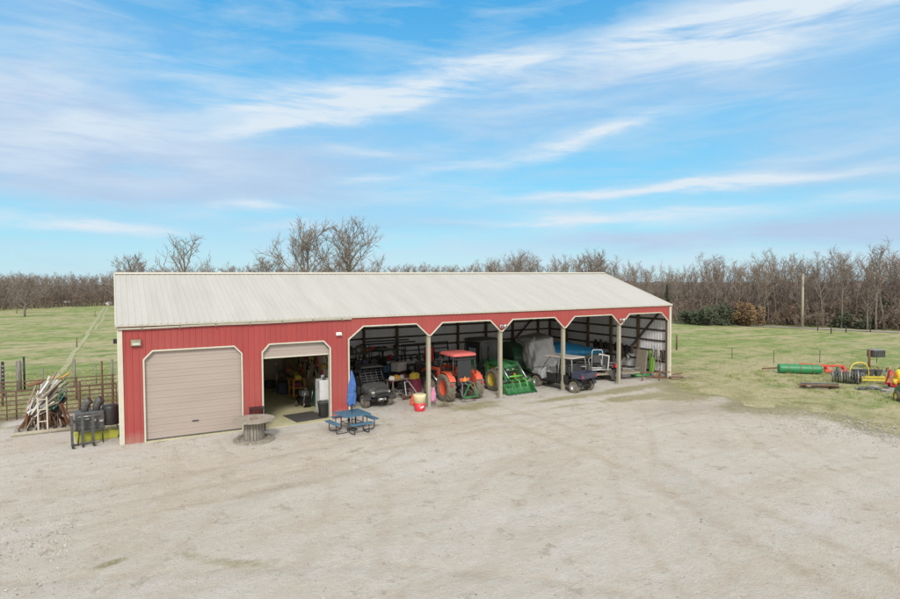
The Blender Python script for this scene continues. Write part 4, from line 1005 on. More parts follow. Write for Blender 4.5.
def utv(t,body,crew,roofm,wt='mudtyre',rimm='silver',bed='black',guard=False,topz=1.92):
    """side-by-side, local +Y forward, origin at mid wheelbase on the ground"""
    Lh=1.38 if crew else 1.0; wR=.33
    for s_ in (-1,1):
        for y in (Lh,-Lh): wheel(t,s_*.64,y,wR,wR,.26,.17,wt,rimm,14,s_)
    m=MB(); m.bb(-.45,.45,-Lh-.35,Lh+.35,.34,.48); m.cyl((-.6,Lh,wR),(.6,Lh,wR),.04,n=8); m.cyl((-.6,-Lh,wR),(.6,-Lh,wR),.04,n=8); m.bb(-.3,.3,-Lh-.2,-.3,.45,.75); m.build('chassis',M['blackm'],t,bevel=.01)
    m=MB(); y0=Lh-.42
    rings=[]
    for (y,w_,b_,tt) in ((y0,.66,.50,1.14),(Lh-.1,.66,.66,1.08),(Lh+.30,.56,.60,.98),(Lh+.52,.44,.56,.84)):
        rings.append([(-w_,y,b_),(w_,y,b_),(w_,y,tt-.12),(w_*.8,y,tt),(0,y,tt+.04),(-w_*.8,y,tt),(-w_,y,tt-.12)])
    m.loft(rings); h=m.build('front_body',M[body],t,bevel=.03)
    for s_ in (-1,1):
        m=MB(); m.box(s_*.40,Lh+.47,.80,.20,.10,.09); m.build('headlight',M['lamp'],h,bevel=.015)
        m=MB(); pr=arc(Lh,wR,.45,15,165,9)+arc(Lh,wR,.41,15,165,9)[::-1]; m.prism(pr,s_*.50 if s_>0 else -.80,s_*.80 if s_>0 else -.50,'x'); m.build('fender',M['black'],t); m=MB(); pr=arc(-Lh,wR,.45,15,165,9)+arc(-Lh,wR,.41,15,165,9)[::-1]; m.prism(pr,.50 if s_>0 else -.80,.80 if s_>0 else -.50,'x'); m.build('fender',M['black'],t)
    m=MB(); m.bb(-.30,.30,Lh+.50,Lh+.54,.60,.76); m.build('grille',M['black'],h)
    m=MB(); m.tube([(-.34,Lh+.58,.42),(-.34,Lh+.62,.78),(.34,Lh+.62,.78),(.34,Lh+.58,.42)],.025,6); m.tube([(-.34,Lh+.6,.58),(.34,Lh+.6,.58)],.02,6); m.tube([(-.34,Lh+.62,.78),(-.30,Lh+.52,1.02),(.30,Lh+.52,1.02),(.34,Lh+.62,.78)],.02,6); m.build('bumper',M['blackm'],t); m=MB(); m.cyl((-.14,Lh+.60,.47),(.14,Lh+.60,.47),.06,n=10); m.bb(-.2,-.14,Lh+.54,Lh+.66,.41,.53); m.bb(.14,.2,Lh+.54,Lh+.66,.41,.53); m.build('winch',M['silver'],t)
    for s_ in (-1,1):   # a-arms and shocks
        for y in (Lh,-Lh):
            m=MB(); m.tube([(s_*.18,y+.12,.42),(s_*.52,y,.34),(s_*.18,y-.12,.42)],.02,5); m.cyl((s_*.25,y,.80),(s_*.5,y,.38),.04,n=8); m.build('suspension_arm',M['grey'],t)
    rows=[.22,-.62] if crew else [-.05]; ye=rows[-1]-.42
    m=MB(); m.bb(-.64,.64,ye-.02,y0+.02,.46,.54); m.build('floor_pan',M['black'],t)
    for yr in rows:
        m=MB(); m.bb(-.58,.58,yr-.24,yr+.24,.54,.86); m.box(0,yr-.28,1.12,1.14,.12,.56,rot=Matrix.Rotation(R(-12),4,'X')); m.build('seat',M['black'],t,bevel=.04)
    m=MB(); m.lathe([(.15,-.012),(.17,0),(.15,.012),(.135,0)],16,0,Matrix.Translation((-.3,y0-.22,1.16))@Matrix.Rotation(R(55),4,'X'),True,True); m.tube([(-.3,y0-.22,1.16),(-.3,y0,1.0)],.02,6); m.build('steering_wheel',M['black'],t)
    # cage
    for s_ in (-1,1):
        m=MB(); m.tube([(s_*.62,y0+.06,1.05),(s_*.58,y0-.42,topz-.10),(s_*.56,y0-.55,topz-.04),(s_*.56,ye-.02,topz-.04),(s_*.60,ye-.12,topz-.16),(s_*.64,ye-.18,.60)],.028,6)
        if crew: m.tube([(s_*.63,-.18,.55),(s_*.60,-.20,1.2),(s_*.56,-.25,topz-.05)],.028,6)
        m.build('cage_rail',M['blackm'] if roofm!='tan' else M['grey'],t)
        for k,yr in enumerate(rows):
            m=MB(); m.prism([(yr-.30,.55),(yr+.40,.55),(yr+.44,.98),(yr-.26,.90)],s_*.65-.012,s_*.65+.012,'x'); m.build('door_panel',M['black' if crew else body],t,bevel=.008)
    m=MB()
    for y,z in ((y0-.46,topz-.08),(ye-.05,topz-.06),(ye-.17,1.15),(ye-.16,1.5)): m.tube([(-.58,y,z),(.58,y,z)],.025,6)
    m.build('cage_crossbar',M['blackm'],t)
    m=MB(); yc=(y0-.12+ye-.10)/2; ly=(y0-.12-ye+.20)
    m.loft([[(sx*(.62 if k==0 else .56),yc+sy*ly/2*(1 if k==0 else .93),topz-.03+.07*k) for sx,sy in ((-1,-1),(1,-1),(1,1),(-1,1))] for k in (0,1)]); m.build('roof',M[roofm],t,bevel=.02)
    yb0,yb1=ye-.16,-Lh-.52
    m=MB(); m.bb(-.66,.66,yb1,yb0,.84,.88)
    for s_ in (-1,1): m.bb(s_*.66-.02,s_*.66+.02,yb1,yb0,.80,1.14)
    m.bb(-.64,.64,yb0-.03,yb0,.88,1.14); m.bb(-.64,.64,yb1,yb1+.035,.80,1.12); m.build('cargo_bed',M[bed],t,bevel=.01)
    for s_ in (-1,1):
        m=MB(); m.bb(s_*.60-.05,s_*.60+.05,yb1-.03,yb1,.86,.98); m.build('tail_light',M['redp'],t,bevel=.01)
    if guard:
        m=MB(); 
        for z in (1.12,1.24,1.36,1.48,1.6,1.72): m.tube([(-.56,y0+.03-(z-1.1)*.6,z),(.56,y0+.03-(z-1.1)*.6,z)],.014,5)
        for x in (-.3,0,.3): m.tube([(x,y0+.03,1.12),(x,y0-.34,1.72)],.014,5)
        m.build('windscreen_guard',M['dgrey'],t)
t=thing('utility_vehicle','black two seat utility vehicle facing out, parked beside the blue umbrella','utility vehicle',(11.2,2.6,0),PI+R(3))
utv(t,'dgrey',False,'black',guard=True)
t=thing('utility_vehicle','navy and grey crew utility vehicle with tan roof and open cargo bed','utility vehicle',(22.42,.75,0),R(11))
utv(t,'lgrey',True,'tan','mudtyre','silver','navy',topz=1.88)
m=MB(); m.bb(.62,.665,1.05,1.62,.60,1.0)
t=thing('utility_vehicle','dark roofed utility vehicle hidden deep behind the mower frame and the quad bikes','utility vehicle',(14.6,8.4,0),PI+R(30))
utv(t,'black',False,'dgreen',topz=1.95)

def quad(t,body,extra=None):
    for s_ in (-1,1):
        for y in (.62,-.62): wheel(t,s_*.44,y,.29,.29,.24,.14,'rubber','grey',10,s_)
    m=MB(); m.bb(-.14,.14,-.6,.6,.32,.62); m.cyl((-.4,.62,.29),(.4,.62,.29),.03,n=8); m.cyl((-.4,-.62,.29),(.4,-.62,.29),.03,n=8); m.build('engine',M['blackm'],t,bevel=.02)
    m=MB(); m.loft([[(-.16,.75,.68),(.16,.75,.68),(.14,.75,.86),(-.14,.75,.86)],[(-.2,.30,.66),(.2,.30,.66),(.18,.30,.98),(-.18,.30,.98)],[(-.13,-.05,.66),(.13,-.05,.66),(.12,-.05,.86),(-.12,-.05,.86)]]); m.build('tank',M[body],t,bevel=.02)
    m=MB(); m.loft([[(-.13,.0,.78),(.13,.0,.78),(.12,.0,.90),(-.12,.0,.90)],[(-.18,-.65,.82),(.18,-.65,.82),(.16,-.65,.94),(-.16,-.65,.94)]]); m.build('seat',M['black'],t,bevel=.03)
    for s_ in (-1,1):
        for y in (.62,-.62):
            m=MB(); pr=arc(y,.29,.40,20,160,8)+arc(y,.29,.37,20,160,8)[::-1]; a,b=sorted((s_*.2,s_*.56)); m.prism(pr,a,b,'x'); m.build('fender',M[body],t)
    m=MB(); m.tube([(-.38,.18,1.10),(-.15,.30,1.06),(.15,.30,1.06),(.38,.18,1.10)],.018,6); m.tube([(0,.30,1.06),(0,.42,.85)],.025,6); m.build('handlebar',M['black'],t)
    for y in (.68,-.70):
        m=MB()
        for k in range(5): m.tube([(-.30+.15*k,y-.22,.86),(-.30+.15*k,y+.22,.86)],.01,5)
        for yy in (y-.22,y+.22): m.tube([(-.32,yy,.86),(.32,yy,.86)],.012,5)
        m.build('rack',M['blackm'],t)
def dirt_bike(t,body):
    for y,r_ in ((.68,.34),(-.66,.32)):
        m=MB(); m.lathe([(r_*.80,-.05),(r_*.97,-.045),(r_,0),(r_*.97,.045),(r_*.80,.05)],26,0,RX,True,True); o=m.build('wheel',M['rubber'],t,loc=(0,y,r_)); m=MB(); m.lathe([(r_*.74,-.02),(r_*.80,-.02),(r_*.80,.02),(r_*.74,.02)],24,0,RX,True,True); m.cyl((-.06,0,0),(.06,0,0),.05,n=10)
        for k in range(8): a=k*PI/4; m.beam((0,0,0),(0,math.cos(a)*r_*.76,math.sin(a)*r_*.76),.012,.012)
        m.build('rim',M['silver'],o)
    for s_ in (-1,1): m=MB(); m.tube([(s_*.09,.68,.34),(s_*.09,.48,.98)],.025,6); m.build('fork_leg',M['silver'],t); m=MB(); m.tube([(s_*.10,-.66,.32),(s_*.08,-.1,.42)],.025,6); m.build('swing_arm',M['grey'],t)
    m=MB(); m.tube([(0,.46,.95),(0,.1,.80),(0,-.35,.78)],.03,6); m.tube([(0,.46,.9),(0,.2,.40),(0,-.1,.35)],.025,6); m.build('frame',M['blackm'],t)
    m=MB(); m.bb(-.12,.12,-.12,.25,.34,.66); m.tube([(.13,.2,.45),(.16,-.2,.40),(.16,-.6,.62)],.035,7); m.build('engine',M['grey'],t,bevel=.03)
    m=MB(); m.loft([[(-.06,.40,.86),(.06,.40,.86),(.05,.40,1.0),(-.05,.40,1.0)],[(-.14,.15,.82),(.14,.15,.82),(.10,.15,1.04),(-.10,.15,1.04)],[(-.08,-.1,.80),(.08,-.1,.80),(.06,-.1,.93),(-.06,-.1,.93)]]); m.build('tank',M[body],t,bevel=.02)
    m=MB(); m.loft([[(-.08,-.08,.84),(.08,-.08,.84),(.07,-.08,.92),(-.07,-.08,.92)],[(-.08,-.75,.90),(.08,-.75,.90),(.06,-.75,.96),(-.06,-.75,.96)]]); m.build('seat',M['black'],t,bevel=.02)
    m=MB(); m.tube([(-.38,.36,1.10),(-.12,.44,1.06),(.12,.44,1.06),(.38,.36,1.10)],.016,6); m.build('handlebar',M['black'],t)
    m=MB(); m.prism([(.45,.78),(.95,.70),(1.0,.72),(.5,.82)],-.06,.06,'x'); m.build('front_fender',M[body],t)
for i,(x,y,rz_,c_,lab) in enumerate([(9.9,6.2,PI+.3,'black','black dirt bike close to the left partition behind the black vehicle'),(10.9,6.5,PI-.2,'white','white tanked dirt bike directly behind the black vehicle'),(12.0,6.2,PI+.25,'navy','navy dirt bike behind the right rear of the black vehicle')]):
    t=thing('dirt_bike',lab,'motorcycle',(x,y,0),rz_); dirt_bike(t,c_)
t=thing('quad_bike','dark maroon quad bike standing behind the silver tiller frame','quad bike',(14.0,5.0,0),PI+R(35)); quad(t,'maroon')
t=thing('quad_bike','blue and black quad bike between the black utility vehicle and the maroon quad','quad bike',(13.75,6.9,0),PI+R(10)); quad(t,'blue')

# boat under a blue tarp on a trailer
t=thing('boat','olive grey boat hull on its trailer under a blue tarp','boat',(26.75,5.5,0),R(-24)); t.scale=(1.12,1.12,1.12)
m=MB(); rings=[]
for i in range(13):
    u=i/12; x=-2.1+4.3*u; w_=.95*(1-max(0,(u-.45)/.55)**2.2*.97); z0=.62+.30*max(0,(u-.55)/.45)**2; z1=1.14+.16*u
    rings.append([(x,-w_,z1),(x,-w_*.96,z1-.2),(x,-w_*.6,z0+.12),(x,0,z0),(x,w_*.6,z0+.12),(x,w_*.96,z1-.2),(x,w_,z1),(x,0,z1+.02)])
m.loft(rings,0,True); m.build('hull',mat('hull_olive',(.22,.25,.21),.5,0,.15,2,.2),t)
m=MB()
for s_ in (-1,1): m.beam((-2.0,s_*.6,.48),(1.2,s_*.6,.48),.06,.10); m.beam((1.2,s_*.6,.48),(2.6,0,.48),.06,.10)
for x in (-1.6,-.6,.6): m.beam((x,-.6,.48),(x,.6,.48),.06,.08)
m.cyl((-.5,-1.0,.34),(-.5,1.0,.34),.035,n=8); m.beam((2.5,0,.48),(3.1,0,.46),.08,.08); m.build('trailer_frame',M['grey'],t)
for s_ in (-1,1): wheel(t,0,0,0,.32,.2,.17,'rubber','silver',0,s_).matrix_local=Matrix.Translation((-.5,s_*.95,.32))@Matrix.Rotation(PI/2,4,'Z')
m=MB(); rings=[]; random.seed(9)
for i in range(31):
    u=i/30; x=-2.25+4.6*u; w_=1.02*(1-max(0,(u-.45)/.55)**2.3*.93); z1=1.10+.15*u; top=1.50+.30*math.exp(-((u-.42)/.22)**2)-.25*max(0,u-.7)/.3
    ring=[]
    for j in range(17):
        v=-1+2*j/16; zz=z1+(top-z1)*(1-abs(v)**1.7)+.02*math.sin(i*1.7+j*2.1)*(1-abs(v)); yy=w_*math.copysign(min(1,abs(v)*1.25)**.9,v)
        if abs(v)>.93: zz-=.12+.04*math.sin(i*1.3)
        ring.append((x,yy,zz))
    rings.append(ring+[(x,0,z1-.05)])
m.loft(rings,0,True); o=m.build('boat_tarp',M['tarpb']); tag(o,'bright blue tarp drawn tight over the boat in the shed','tarp',None,(26.75,5.5,.012),R(-24)); o.scale=(1.12,1.12,1.12)
# engine of the boat / red seat behind
# machine under a grey tarp
t=thing('baler','dark green hay machine with yellow wheels, mostly hidden by a grey tarp','farm implement',(23.75,7.0,0),R(-8))
m=MB(); m.prism([(-1.3,.5),(1.2,.5),(1.35,1.2),(1.1,1.85),(.1,2.1),(-1.0,1.8),(-1.4,1.2)],-1.0,.9,'x'); m.build('housing',M['dgreen'],t,bevel=.06)
for s_ in (-1,1): wheel(t,s_*1.22-.1,0,.42,.42,.3,.22,'rubber','yellow',12,s_)
m=MB(); m.beam((-.3,-1.2,.55),(-.3,-2.6,.42),.12,.12); m.build('drawbar',M['green'],t)
m=MB(); m.bb(-1.2,-1.165,-.9,.9,.75,1.0); m.build('side_stripe',M['yellow'],t)
m=MB(); rings=[]; nn=88
for k in range(24):
    u=k/23; z=2.42-(2.42-.45)*u+(.0); ring=[]
    for i in range(nn):
        a=2*PI*i/nn; cx_=math.copysign(abs(math.cos(a))**.42,math.cos(a)); sy_=math.copysign(abs(math.sin(a))**.42,math.sin(a))
        w_=.92+.22*u; l_=1.15+.35*u; f_=(.04+.10*u)*(1-2*abs(math.sin(a*4.5+u*3.2)))**3+.06*math.sin(a*5+7*u)+.05*(1-2*abs(math.sin(a*7-u*5)))**3
        ring.append((cx_*(w_+f_)+.12*u,sy_*(l_+f_)-.15*u,z+(.07*sy_ if k==0 else 0)+(.06*math.sin(a*4) if k==23 else 0)+(.16*cx_ if k<2 else 0)))
    rings.append(ring)
m.loft(rings,0,True); o=m.build('machine_cover',M['tarpg']); tag(o,'tall wrinkled grey tarp draped over the green hay machine','tarp',None,(24.35,6.0,0),R(-12))

# low trailer with red tank and white framed mower
t=thing('flat_trailer','low flat utility trailer with silver rails behind the crew vehicle','trailer',(27.1,1.7,0),R(-14))
m=MB(); m.bb(-1.7,1.6,-.75,.75,.42,.48)
for s_ in (-1,1): m.bb(-1.7,1.6,s_*.75-.03,s_*.75+.03,.40,.52)
m.build('deck',M['plank'],t)
m=MB()
for s_ in (-1,1): m.tube([(-1.7,s_*.76,.50),(-1.7,s_*.76,.74),(1.6,s_*.76,.74),(1.6,s_*.76,.50)],.025,6)
m.beam((-1.7,0,.42),(-3.0,0,.42),.1,.1); m.beam((-1.7,.7,.42),(-2.6,0,.42),.06,.08); m.beam((-1.7,-.7,.42),(-2.6,0,.42),.06,.08); m.build('rail_frame',M['silver'],t)
for s_ in (-1,1):
    o=wheel(t,0,0,0,.33,.2,.17,'rubber','grey',0,1); o.matrix_local=Matrix.Translation((-.2,s_*.92,.33))@Matrix.Rotation(s_*-PI/2,4,'Z')
    m=MB(); pr=arc(-.2,.33,.42,10,170,9)+arc(-.2,.33,.40,10,170,9)[::-1]; a,b=sorted((s_*.80,s_*1.04)); m.loft([[(p[0],a,p[1]) for p in pr],[(p[0],b,p[1]) for p in pr]]); m.build('fender',M['grey'],t)
t=thing('riding_mower','white framed riding mower with black seat standing on the flat trailer','mower',(26.1,2.0,.48),R(-30))
for s_ in (-1,1):
    wheel(t,s_*.42,-.3,.24,.24,.2,.12,'rubber','white',8,s_); wheel(t,s_*.35,.75,.14,.14,.1,.07,'rubber','white',0,s_)
    m=MB(); m.tube([(s_*.32,-.45,.4),(s_*.32,-.5,1.35),(s_*.26,-.5,1.45),(0,-.5,1.45)],.03,6); m.tube([(s_*.36,-.1,.35),(s_*.40,.15,.75),(s_*.15,.45,.9)],.028,6); m.build('white_frame',M['tin'],t)
m=MB(); m.bb(-.38,.38,-.5,.8,.2,.36); m.bb(-.6,.6,.05,.55,.08,.24); m.build('mower_deck',M['grey'],t,bevel=.03)
m=MB(); m.bb(-.25,.25,-.35,.12,.45,.6); m.box(0,-.38,.85,.5,.1,.5,rot=Matrix.Rotation(R(-10),4,'X')); m.build('seat',M['black'],t,bevel=.04)
o=MB(); o.box(0,0,.5,.62,.05,1.0); o=o.build('screen_panel',M['black']); tag(o,'black panel in a white frame leaning upright on the trailer','panel',None,(26.9,2.2,.48),R(-20)); o.rotation_euler=(R(-14),R(12),R(-20))
mm=MB()
for a,b in (((-.33,0,-.02),(-.33,0,1.02)),((.33,0,-.02),(.33,0,1.02)),((-.33,0,1.0),(.33,0,1.0)),((-.33,0,0),(.33,0,0))): mm.beam(a,b,.06,.07)
mm.build('frame',M['white'],o)
t=thing('pressure_washer','red engine pressure washer standing on the flat trailer','machine',(26.85,.95,.48),R(15))
m=MB(); m.bb(-.28,.28,-.22,.22,.12,.34); m.build('base',M['blackm'],t,bevel=.02)
m=MB(); m.lathe([(0,.33),(.2,.34),(.22,.46),(.15,.56),(0,.58)],16); m.build('engine_cover',M['redp'],t)
m=MB(); m.tube([(-.3,-.2,.1),(-.3,-.35,.62),(.3,-.35,.62),(.3,-.2,.1)],.018,6); m.build('handle',M['dgrey'],t)
o=MB(); o.bb(-.45,.45,-.3,.3,0,.38); o.bb(-.47,.47,-.32,.32,.38,.44); o=o.build('storage_box',M['tin'],bevel=.015); tag(o,'pale grey lidded box on the ground by the last bay post','box',None,(28.55,1.9,.01),R(-10))
m=MB(); random.seed(21)
rings=[]
for i in range(9):
    u=i/8; ring=[]
    for j in range(12):
        a=2*PI*j/12; rr_=(.26+.05*math.sin(i*2+j))*math.sin(PI*(.12+.76*u)); ring.append((-.6+1.2*u,rr_*1.4*math.cos(a),.12+max(-.12,rr_*.7*math.sin(a))))
    rings.append(ring)
m.loft(rings,0,True); o=m.build('green_tarp',M['green']); tag(o,'crumpled green tarp on the ground near the right wall','tarp',None,(29.25,1.25,.0),R(-20))
# ------------------------------------------------------------------ things by the right wall of the shed
o=MB()
for k in range(5): o.box(.04*k-.1,0,1.15+.02*k,.16,.9,2.2,rot=Matrix.Rotation(R(3+k),4,'Y'))
o=MB(); o.box(0,0,.82,.10,.85,1.62,rot=Matrix.Rotation(R(7),4,'Y')); o=o.build('plank_stack',M['plank'],bevel=.01); tag(o,'brown sheets of board stood on edge against the right wall','boards',None,(30.05,1.95,0))
m=MB(); rings=[]
for i in range(12):
    u=i/11; z=.05+1.6*u; w_=.24*(math.sin(PI*(.1+.8*u))**.6); ring=[]
    for j in range(10): a=2*PI*j/10; ring.append((.06*math.sin(a)+.10*math.sin(PI*u),w_*math.cos(a),z))
    rings.append(ring)
m.loft(rings,0,True); o=m.build('kayak_sled',M['lime']); tag(o,'lime green plastic sled stood upright by the brown boards','sled',None,(30.2,1.30,0))
random.seed(31)
def tool(x,y,h,kind,label,mt='greyw',z=0,lean=6):
    t=thing(kind,label,'tool',(x,y,z),rnd(-.3,.3)); t.rotation_euler=(0,R(lean),rnd(-.2,.2))
    m=MB(); m.tube([(0,0,.12),(0,0,h)],.02,6); m.build('handle',M[mt],t)
    m=MB()
    if kind=='shovel': m.loft([[(-.015,-.10,.0),(.015,-.10,.0),(.015,.10,.0),(-.015,.10,.0)],[(-.02,-.12,.2),(.02,-.12,.2),(.02,.12,.2),(-.02,.12,.2)],[(-.02,-.03,.3),(.02,-.03,.3),(.02,.03,.3),(-.02,.03,.3)]])
    elif kind=='rake':
        m.bb(-.015,.015,-.22,.22,.10,.13)
        for k in range(9): m.bb(-.01,.01,-.21+.0525*k-.006,-.21+.0525*k+.006,0,.1)
    else: m.bb(-.04,.04,-.16,.16,0,.12); m.bb(-.02,.02,-.1,.1,.12,.2)
    m.build('head',M['grey' if kind!='broom' else 'ochre'],t)
tool(30.0,1.12,1.5,'shovel','shovel leaning on the right wall next to the lime sled','plank')
tool(30.0,.86,1.75,'rake','long handled rake leaning on the right wall between shovel and broom','plank')
tool(30.0,.62,1.4,'broom','push broom leaning on the right wall beside the rake','plank')
tool(30.0,.38,1.6,'shovel','shovel leaning in the front corner of the right wall','rust')
def cloth_hang(x,y,z,w_,h_,mt,label,name,cat,ax='y',seed=1,group=None):
    random.seed(seed); m=MB(); rings=[]
    for i in range(8):
        u=i/7; ring=[]
        for j in range(14):
            a=2*PI*j/14; ww=w_*(.35+.65*min(1,u*2.2))*(1+.12*math.sin(j*2.3+i)); dd=.09*(1+.3*math.sin(j*1.9+i*1.3))
            p=(dd*math.cos(a),ww/2*math.sin(a)) if ax=='y' else (ww/2*math.cos(a),dd*math.sin(a)); ring.append((p[0],p[1],-h_*u+.03*math.sin(a*3+i)))
        rings.append(ring)
    m.loft(rings,0,True); o=m.build(name,M[mt]); tag(o,label,cat,group,(x,y,z)); return o
for i,(y,z,h_,w_) in enumerate([(6.4,1.9,.55,.4),(5.9,1.95,.7,.35),(5.4,1.85,.5,.45),(4.9,1.9,.65,.35),(4.35,1.9,.6,.4),(3.85,1.85,.7,.4),(3.4,1.8,.5,.35),(2.95,1.85,.55,.4)]):
    cloth_hang(30.18,y,z,w_,h_,'leather' if i%2 else 'fabricb','dark horse tack hanging in a row on the right wall girt','tack','tack',seed=40+i,group='dark tack hanging on the right wall')
for i,(y,z) in enumerate([(5.6,1.15),(4.3,1.1),(3.3,1.15)]):
    cloth_hang(30.2,y,z,.3,.35,'blue' if i==1 else 'grey',['grey bucket shaped feed bag hung under the tack near the back','small blue bag hung under the tack in mid wall','grey feed bag hung under the tack nearest the boards'][i],'feed_bag','bag',seed=60+i)
for i,(y,z) in enumerate([(1.15,1.9),(.72,1.85),(.35,1.75)]):
    cloth_hang(30.25,y,z,.28,.6,['grey','tan','black'][i],['grey coil of rope hanging above the shovel','tan coil of rope hanging above the rake','black coil hanging in the front corner'][i],'rope_coil','rope',seed=70+i)
t=thing('low_bench','low plank bench on two thin stakes at the right end of the shed','bench',(29.0,-.25,0),R(-22))
m=MB(); m.bb(-1.0,.9,-.10,.10,.50,.54); m.build('seat_plank',M['rust'],t)
for x in (-.9,.2): m=MB(); m.bb(x-.03,x+.03,-.03,.03,-.05,.50 if x<0 else .78); m.build('leg',M['rust'],t)
random.seed(77)
for k in range(7):
    o=MB(); o.box(0,0,.03,rnd(.8,1.7),rnd(.06,.14),.05); o=o.build('scrap_board',M['plank'] if k%2 else M['rust']); tag(o,'short scrap board lying on the grass by the right corner post','board','scrap boards by the right corner post',(30.6+rnd(-.9,.9),-.1+rnd(-.5,.6),.01+.02*k),rnd(-.6,.3))

# ------------------------------------------------------------------ bay one: shelf, tyres, small gear
t=thing('storage_rack','dark steel storage rack along the back wall behind the black utility vehicle','rack',(11.6,8.6,0),0)
for x in (-1.9,0,1.9):
    for y in (-.3,.3): m=MB(); m.bb(x-.025,x+.025,y-.025,y+.025,0,2.3); m.build('upright',M['blackm'],t)
for z in (.35,1.1,1.75): m=MB(); m.bb(-1.95,1.95,-.34,.34,z,z+.04); m.build('shelf',M['dgrey'],t)
random.seed(13)
def tyre(x,y,z,Rd,rx,rz_,label,grp,rim='silver'):
    t=thing('spare_wheel',label,'wheel',(x,y,z),0,grp); t.rotation_euler=(rx,0,rz_); o=wheel(t,0,0,0,Rd,.2,Rd*.55,'rubber',rim,0,-1,'tyre'); 
for i,(x,z) in enumerate([(9.95,2.05),(10.5,2.05),(11.1,2.06),(11.7,2.05),(12.3,2.05),(12.9,2.05),(10.2,2.56),(10.8,2.57),(11.4,2.57),(12.0,2.57)]): tyre(x,8.45,z,.27,0,R(90+rnd(-25,25)),'spare wheel with silver rim stood on the dark rack behind the black vehicle','spare wheels on the storage rack',['silver','dgrey','grey'][i%3])
for i in range(9):
    x=9.9+i*.42; w_=rnd(.25,.38); h_=rnd(.2,.5); o=MB(); o.bb(-w_/2,w_/2,-.2,.2,0,h_); o.bb(-w_/2-.01,w_/2+.01,-.21,.21,h_*.82,h_*.9); mt=['black','dgrey','navy','black','grey','black','maroon','black','dgrey'][i]
    o=o.build('storage_bin',M[mt],bevel=.01); tag(o,'dark storage bin on the low shelf of the rack behind the black vehicle','bin','bins on the low rack shelf',(x,8.6,.39),rnd(-.1,.1))
t=thing('disc_harrow','dark folded harrow frame standing against the back wall behind the red tractor','farm implement',(18.6,10.6,0),.1)
m=MB()
for x in (-1.8,-.6,.6,1.8): m.beam((x,-.3,.25),(x,.1,1.9),.07,.07)
for z in (.5,1.0,1.5,1.9): m.beam((-1.9,-.25+.2*z,z),(1.9,-.25+.2*z,z),.06,.07)
m.build('frame',M['blackm'],t)
for k in range(14): m=MB(); x=-1.7+.26*k; m.lathe([(0,-.03),(.12,-.01),(.22,.02),(.12,-.005),(0,-.02)],14,0,Matrix.Translation((x,-.35,1.05 if k%2 else .45))@RX); m.build('disc',M['grey'],t)
# second_rack : clutter along the back of bay one
for i in range(27):
    col_=i%9; lv=i//9
    if i<27: x=9.62+col_*.47; y=7.5+.12*math.sin(col_*2.2); g_='stacked crates behind the dirt bikes'; lab='dark plastic crate in the row of stacks behind the dirt bikes'
    else: x=13.3+(i-27)*.45; y=9.1; lv=2; g_=g_; 
    if i<27 and lv==2 and col_ in (2,5): continue
    if i>=27: lv=0
    m=MB(); m.bb(-.20,.20,-.18,.18,0,.04)
    for a,b,c,d in ((-.20,-.185,-.18,.18),(.185,.20,-.18,.18),(-.185,.185,-.18,-.165),(-.185,.185,.165,.18)):
        m.bb(a,b,c,d,.04,.50); 
    m.bb(-.215,.215,-.195,-.18,.42,.50); m.bb(-.215,.215,-.195,-.18,.18,.24); m.bb(-.16,.16,-.14,.14,.05,.47)
    o=m.build('plastic_crate',M[['black','dgrey','black','blackm','navy','black','dgrey'][i%7]]); tag(o,lab,'crate',g_,(x,y,lv*.505),rnd(-.12,.12))
t=thing('storage_rack','second dark rack behind the quad bikes, crowded with cans, buckets and coils','rack',(14.9,9.8,0),0)
for x in (-1.6,0,1.6):
    for y in (-.3,.3): m=MB(); m.bb(x-.025,x+.025,y-.025,y+.025,0,2.0); m.build('upright',M['blackm'],t)
for z in (.35,1.05,1.7): m=MB(); m.bb(-1.65,1.65,-.34,.34,z,z+.04); m.build('shelf',M['dgrey'],t)
random.seed(99)
cm=['black','white','dgrey','blue','black','maroon','grey','ochre','black','tin','navy','black','redp','cream']
def clutter(x,y,z,i,label,grp):
    k=i%4; s=rnd(.09,.17); m=MB()
    if k==0: m.lathe([(0,0),(s*.8,0),(s,s*2.0),(s*.9,s*2.02),(s*.75,s*.1),(0,s*.1)],14)
    elif k==1: m.lathe([(s*.6,0),(s*1.3,0),(s*1.45,s*.4),(s*1.3,s*.8),(s*.6,s*.8)],14,0,None,True,True)
    elif k==2: m.lathe([(0,0),(s*.8,0),(s*.8,s*1.6),(s*.35,s*2.1),(s*.3,s*2.4),(0,s*2.4)],12)
    else: m.bb(-s*1.1,s*1.1,-s,s,0,s*1.5); m.bb(-s*1.15,s*1.15,-s*1.05,s*1.05,s*1.2,s*1.4)
    o=m.build(['bucket','hose_coil','bottle','case'][k],M[cm[(i*5)%14]],bevel=.006); tag(o,label,['bucket','hose','bottle','case'][k],grp,(x,y,z),rnd(-1,1))
for lv,z in enumerate((.392,1.092,1.742)):
    for i in range(8): clutter(13.45+i*.41,9.8+rnd(-.12,.12),z,i+lv*3,'small gear crowded on the second dark rack behind the quad bikes','small gear on the second rack')
for i in range(8): clutter(9.95+i*.42,8.62,1.142 if 1 else .0,i,'small gear on the middle shelf of the dark rack behind the black vehicle','small gear at the first rack')
for i in range(5): clutter(12.7+i*.33,5.2+rnd(-.3,.3)-.3*i,.0,i+2,'small gear on the dirt floor between the black vehicle and the quad bikes','small gear on the shed floor')
t=thing('garden_tiller','silver framed tiller with exposed steel bars, in front of the quad bikes','tiller',(13.35,2.75,0),R(20))
m=MB()
for s_ in (-1,1): m.beam((s_*.42,-.5,.25),(s_*.38,.6,.55),.06,.06); m.beam((s_*.42,-.5,.25),(s_*.15,-.1,.9),.05,.05); m.beam((s_*.38,.5,.5),(s_*.38,.55,.1),.05,.05)
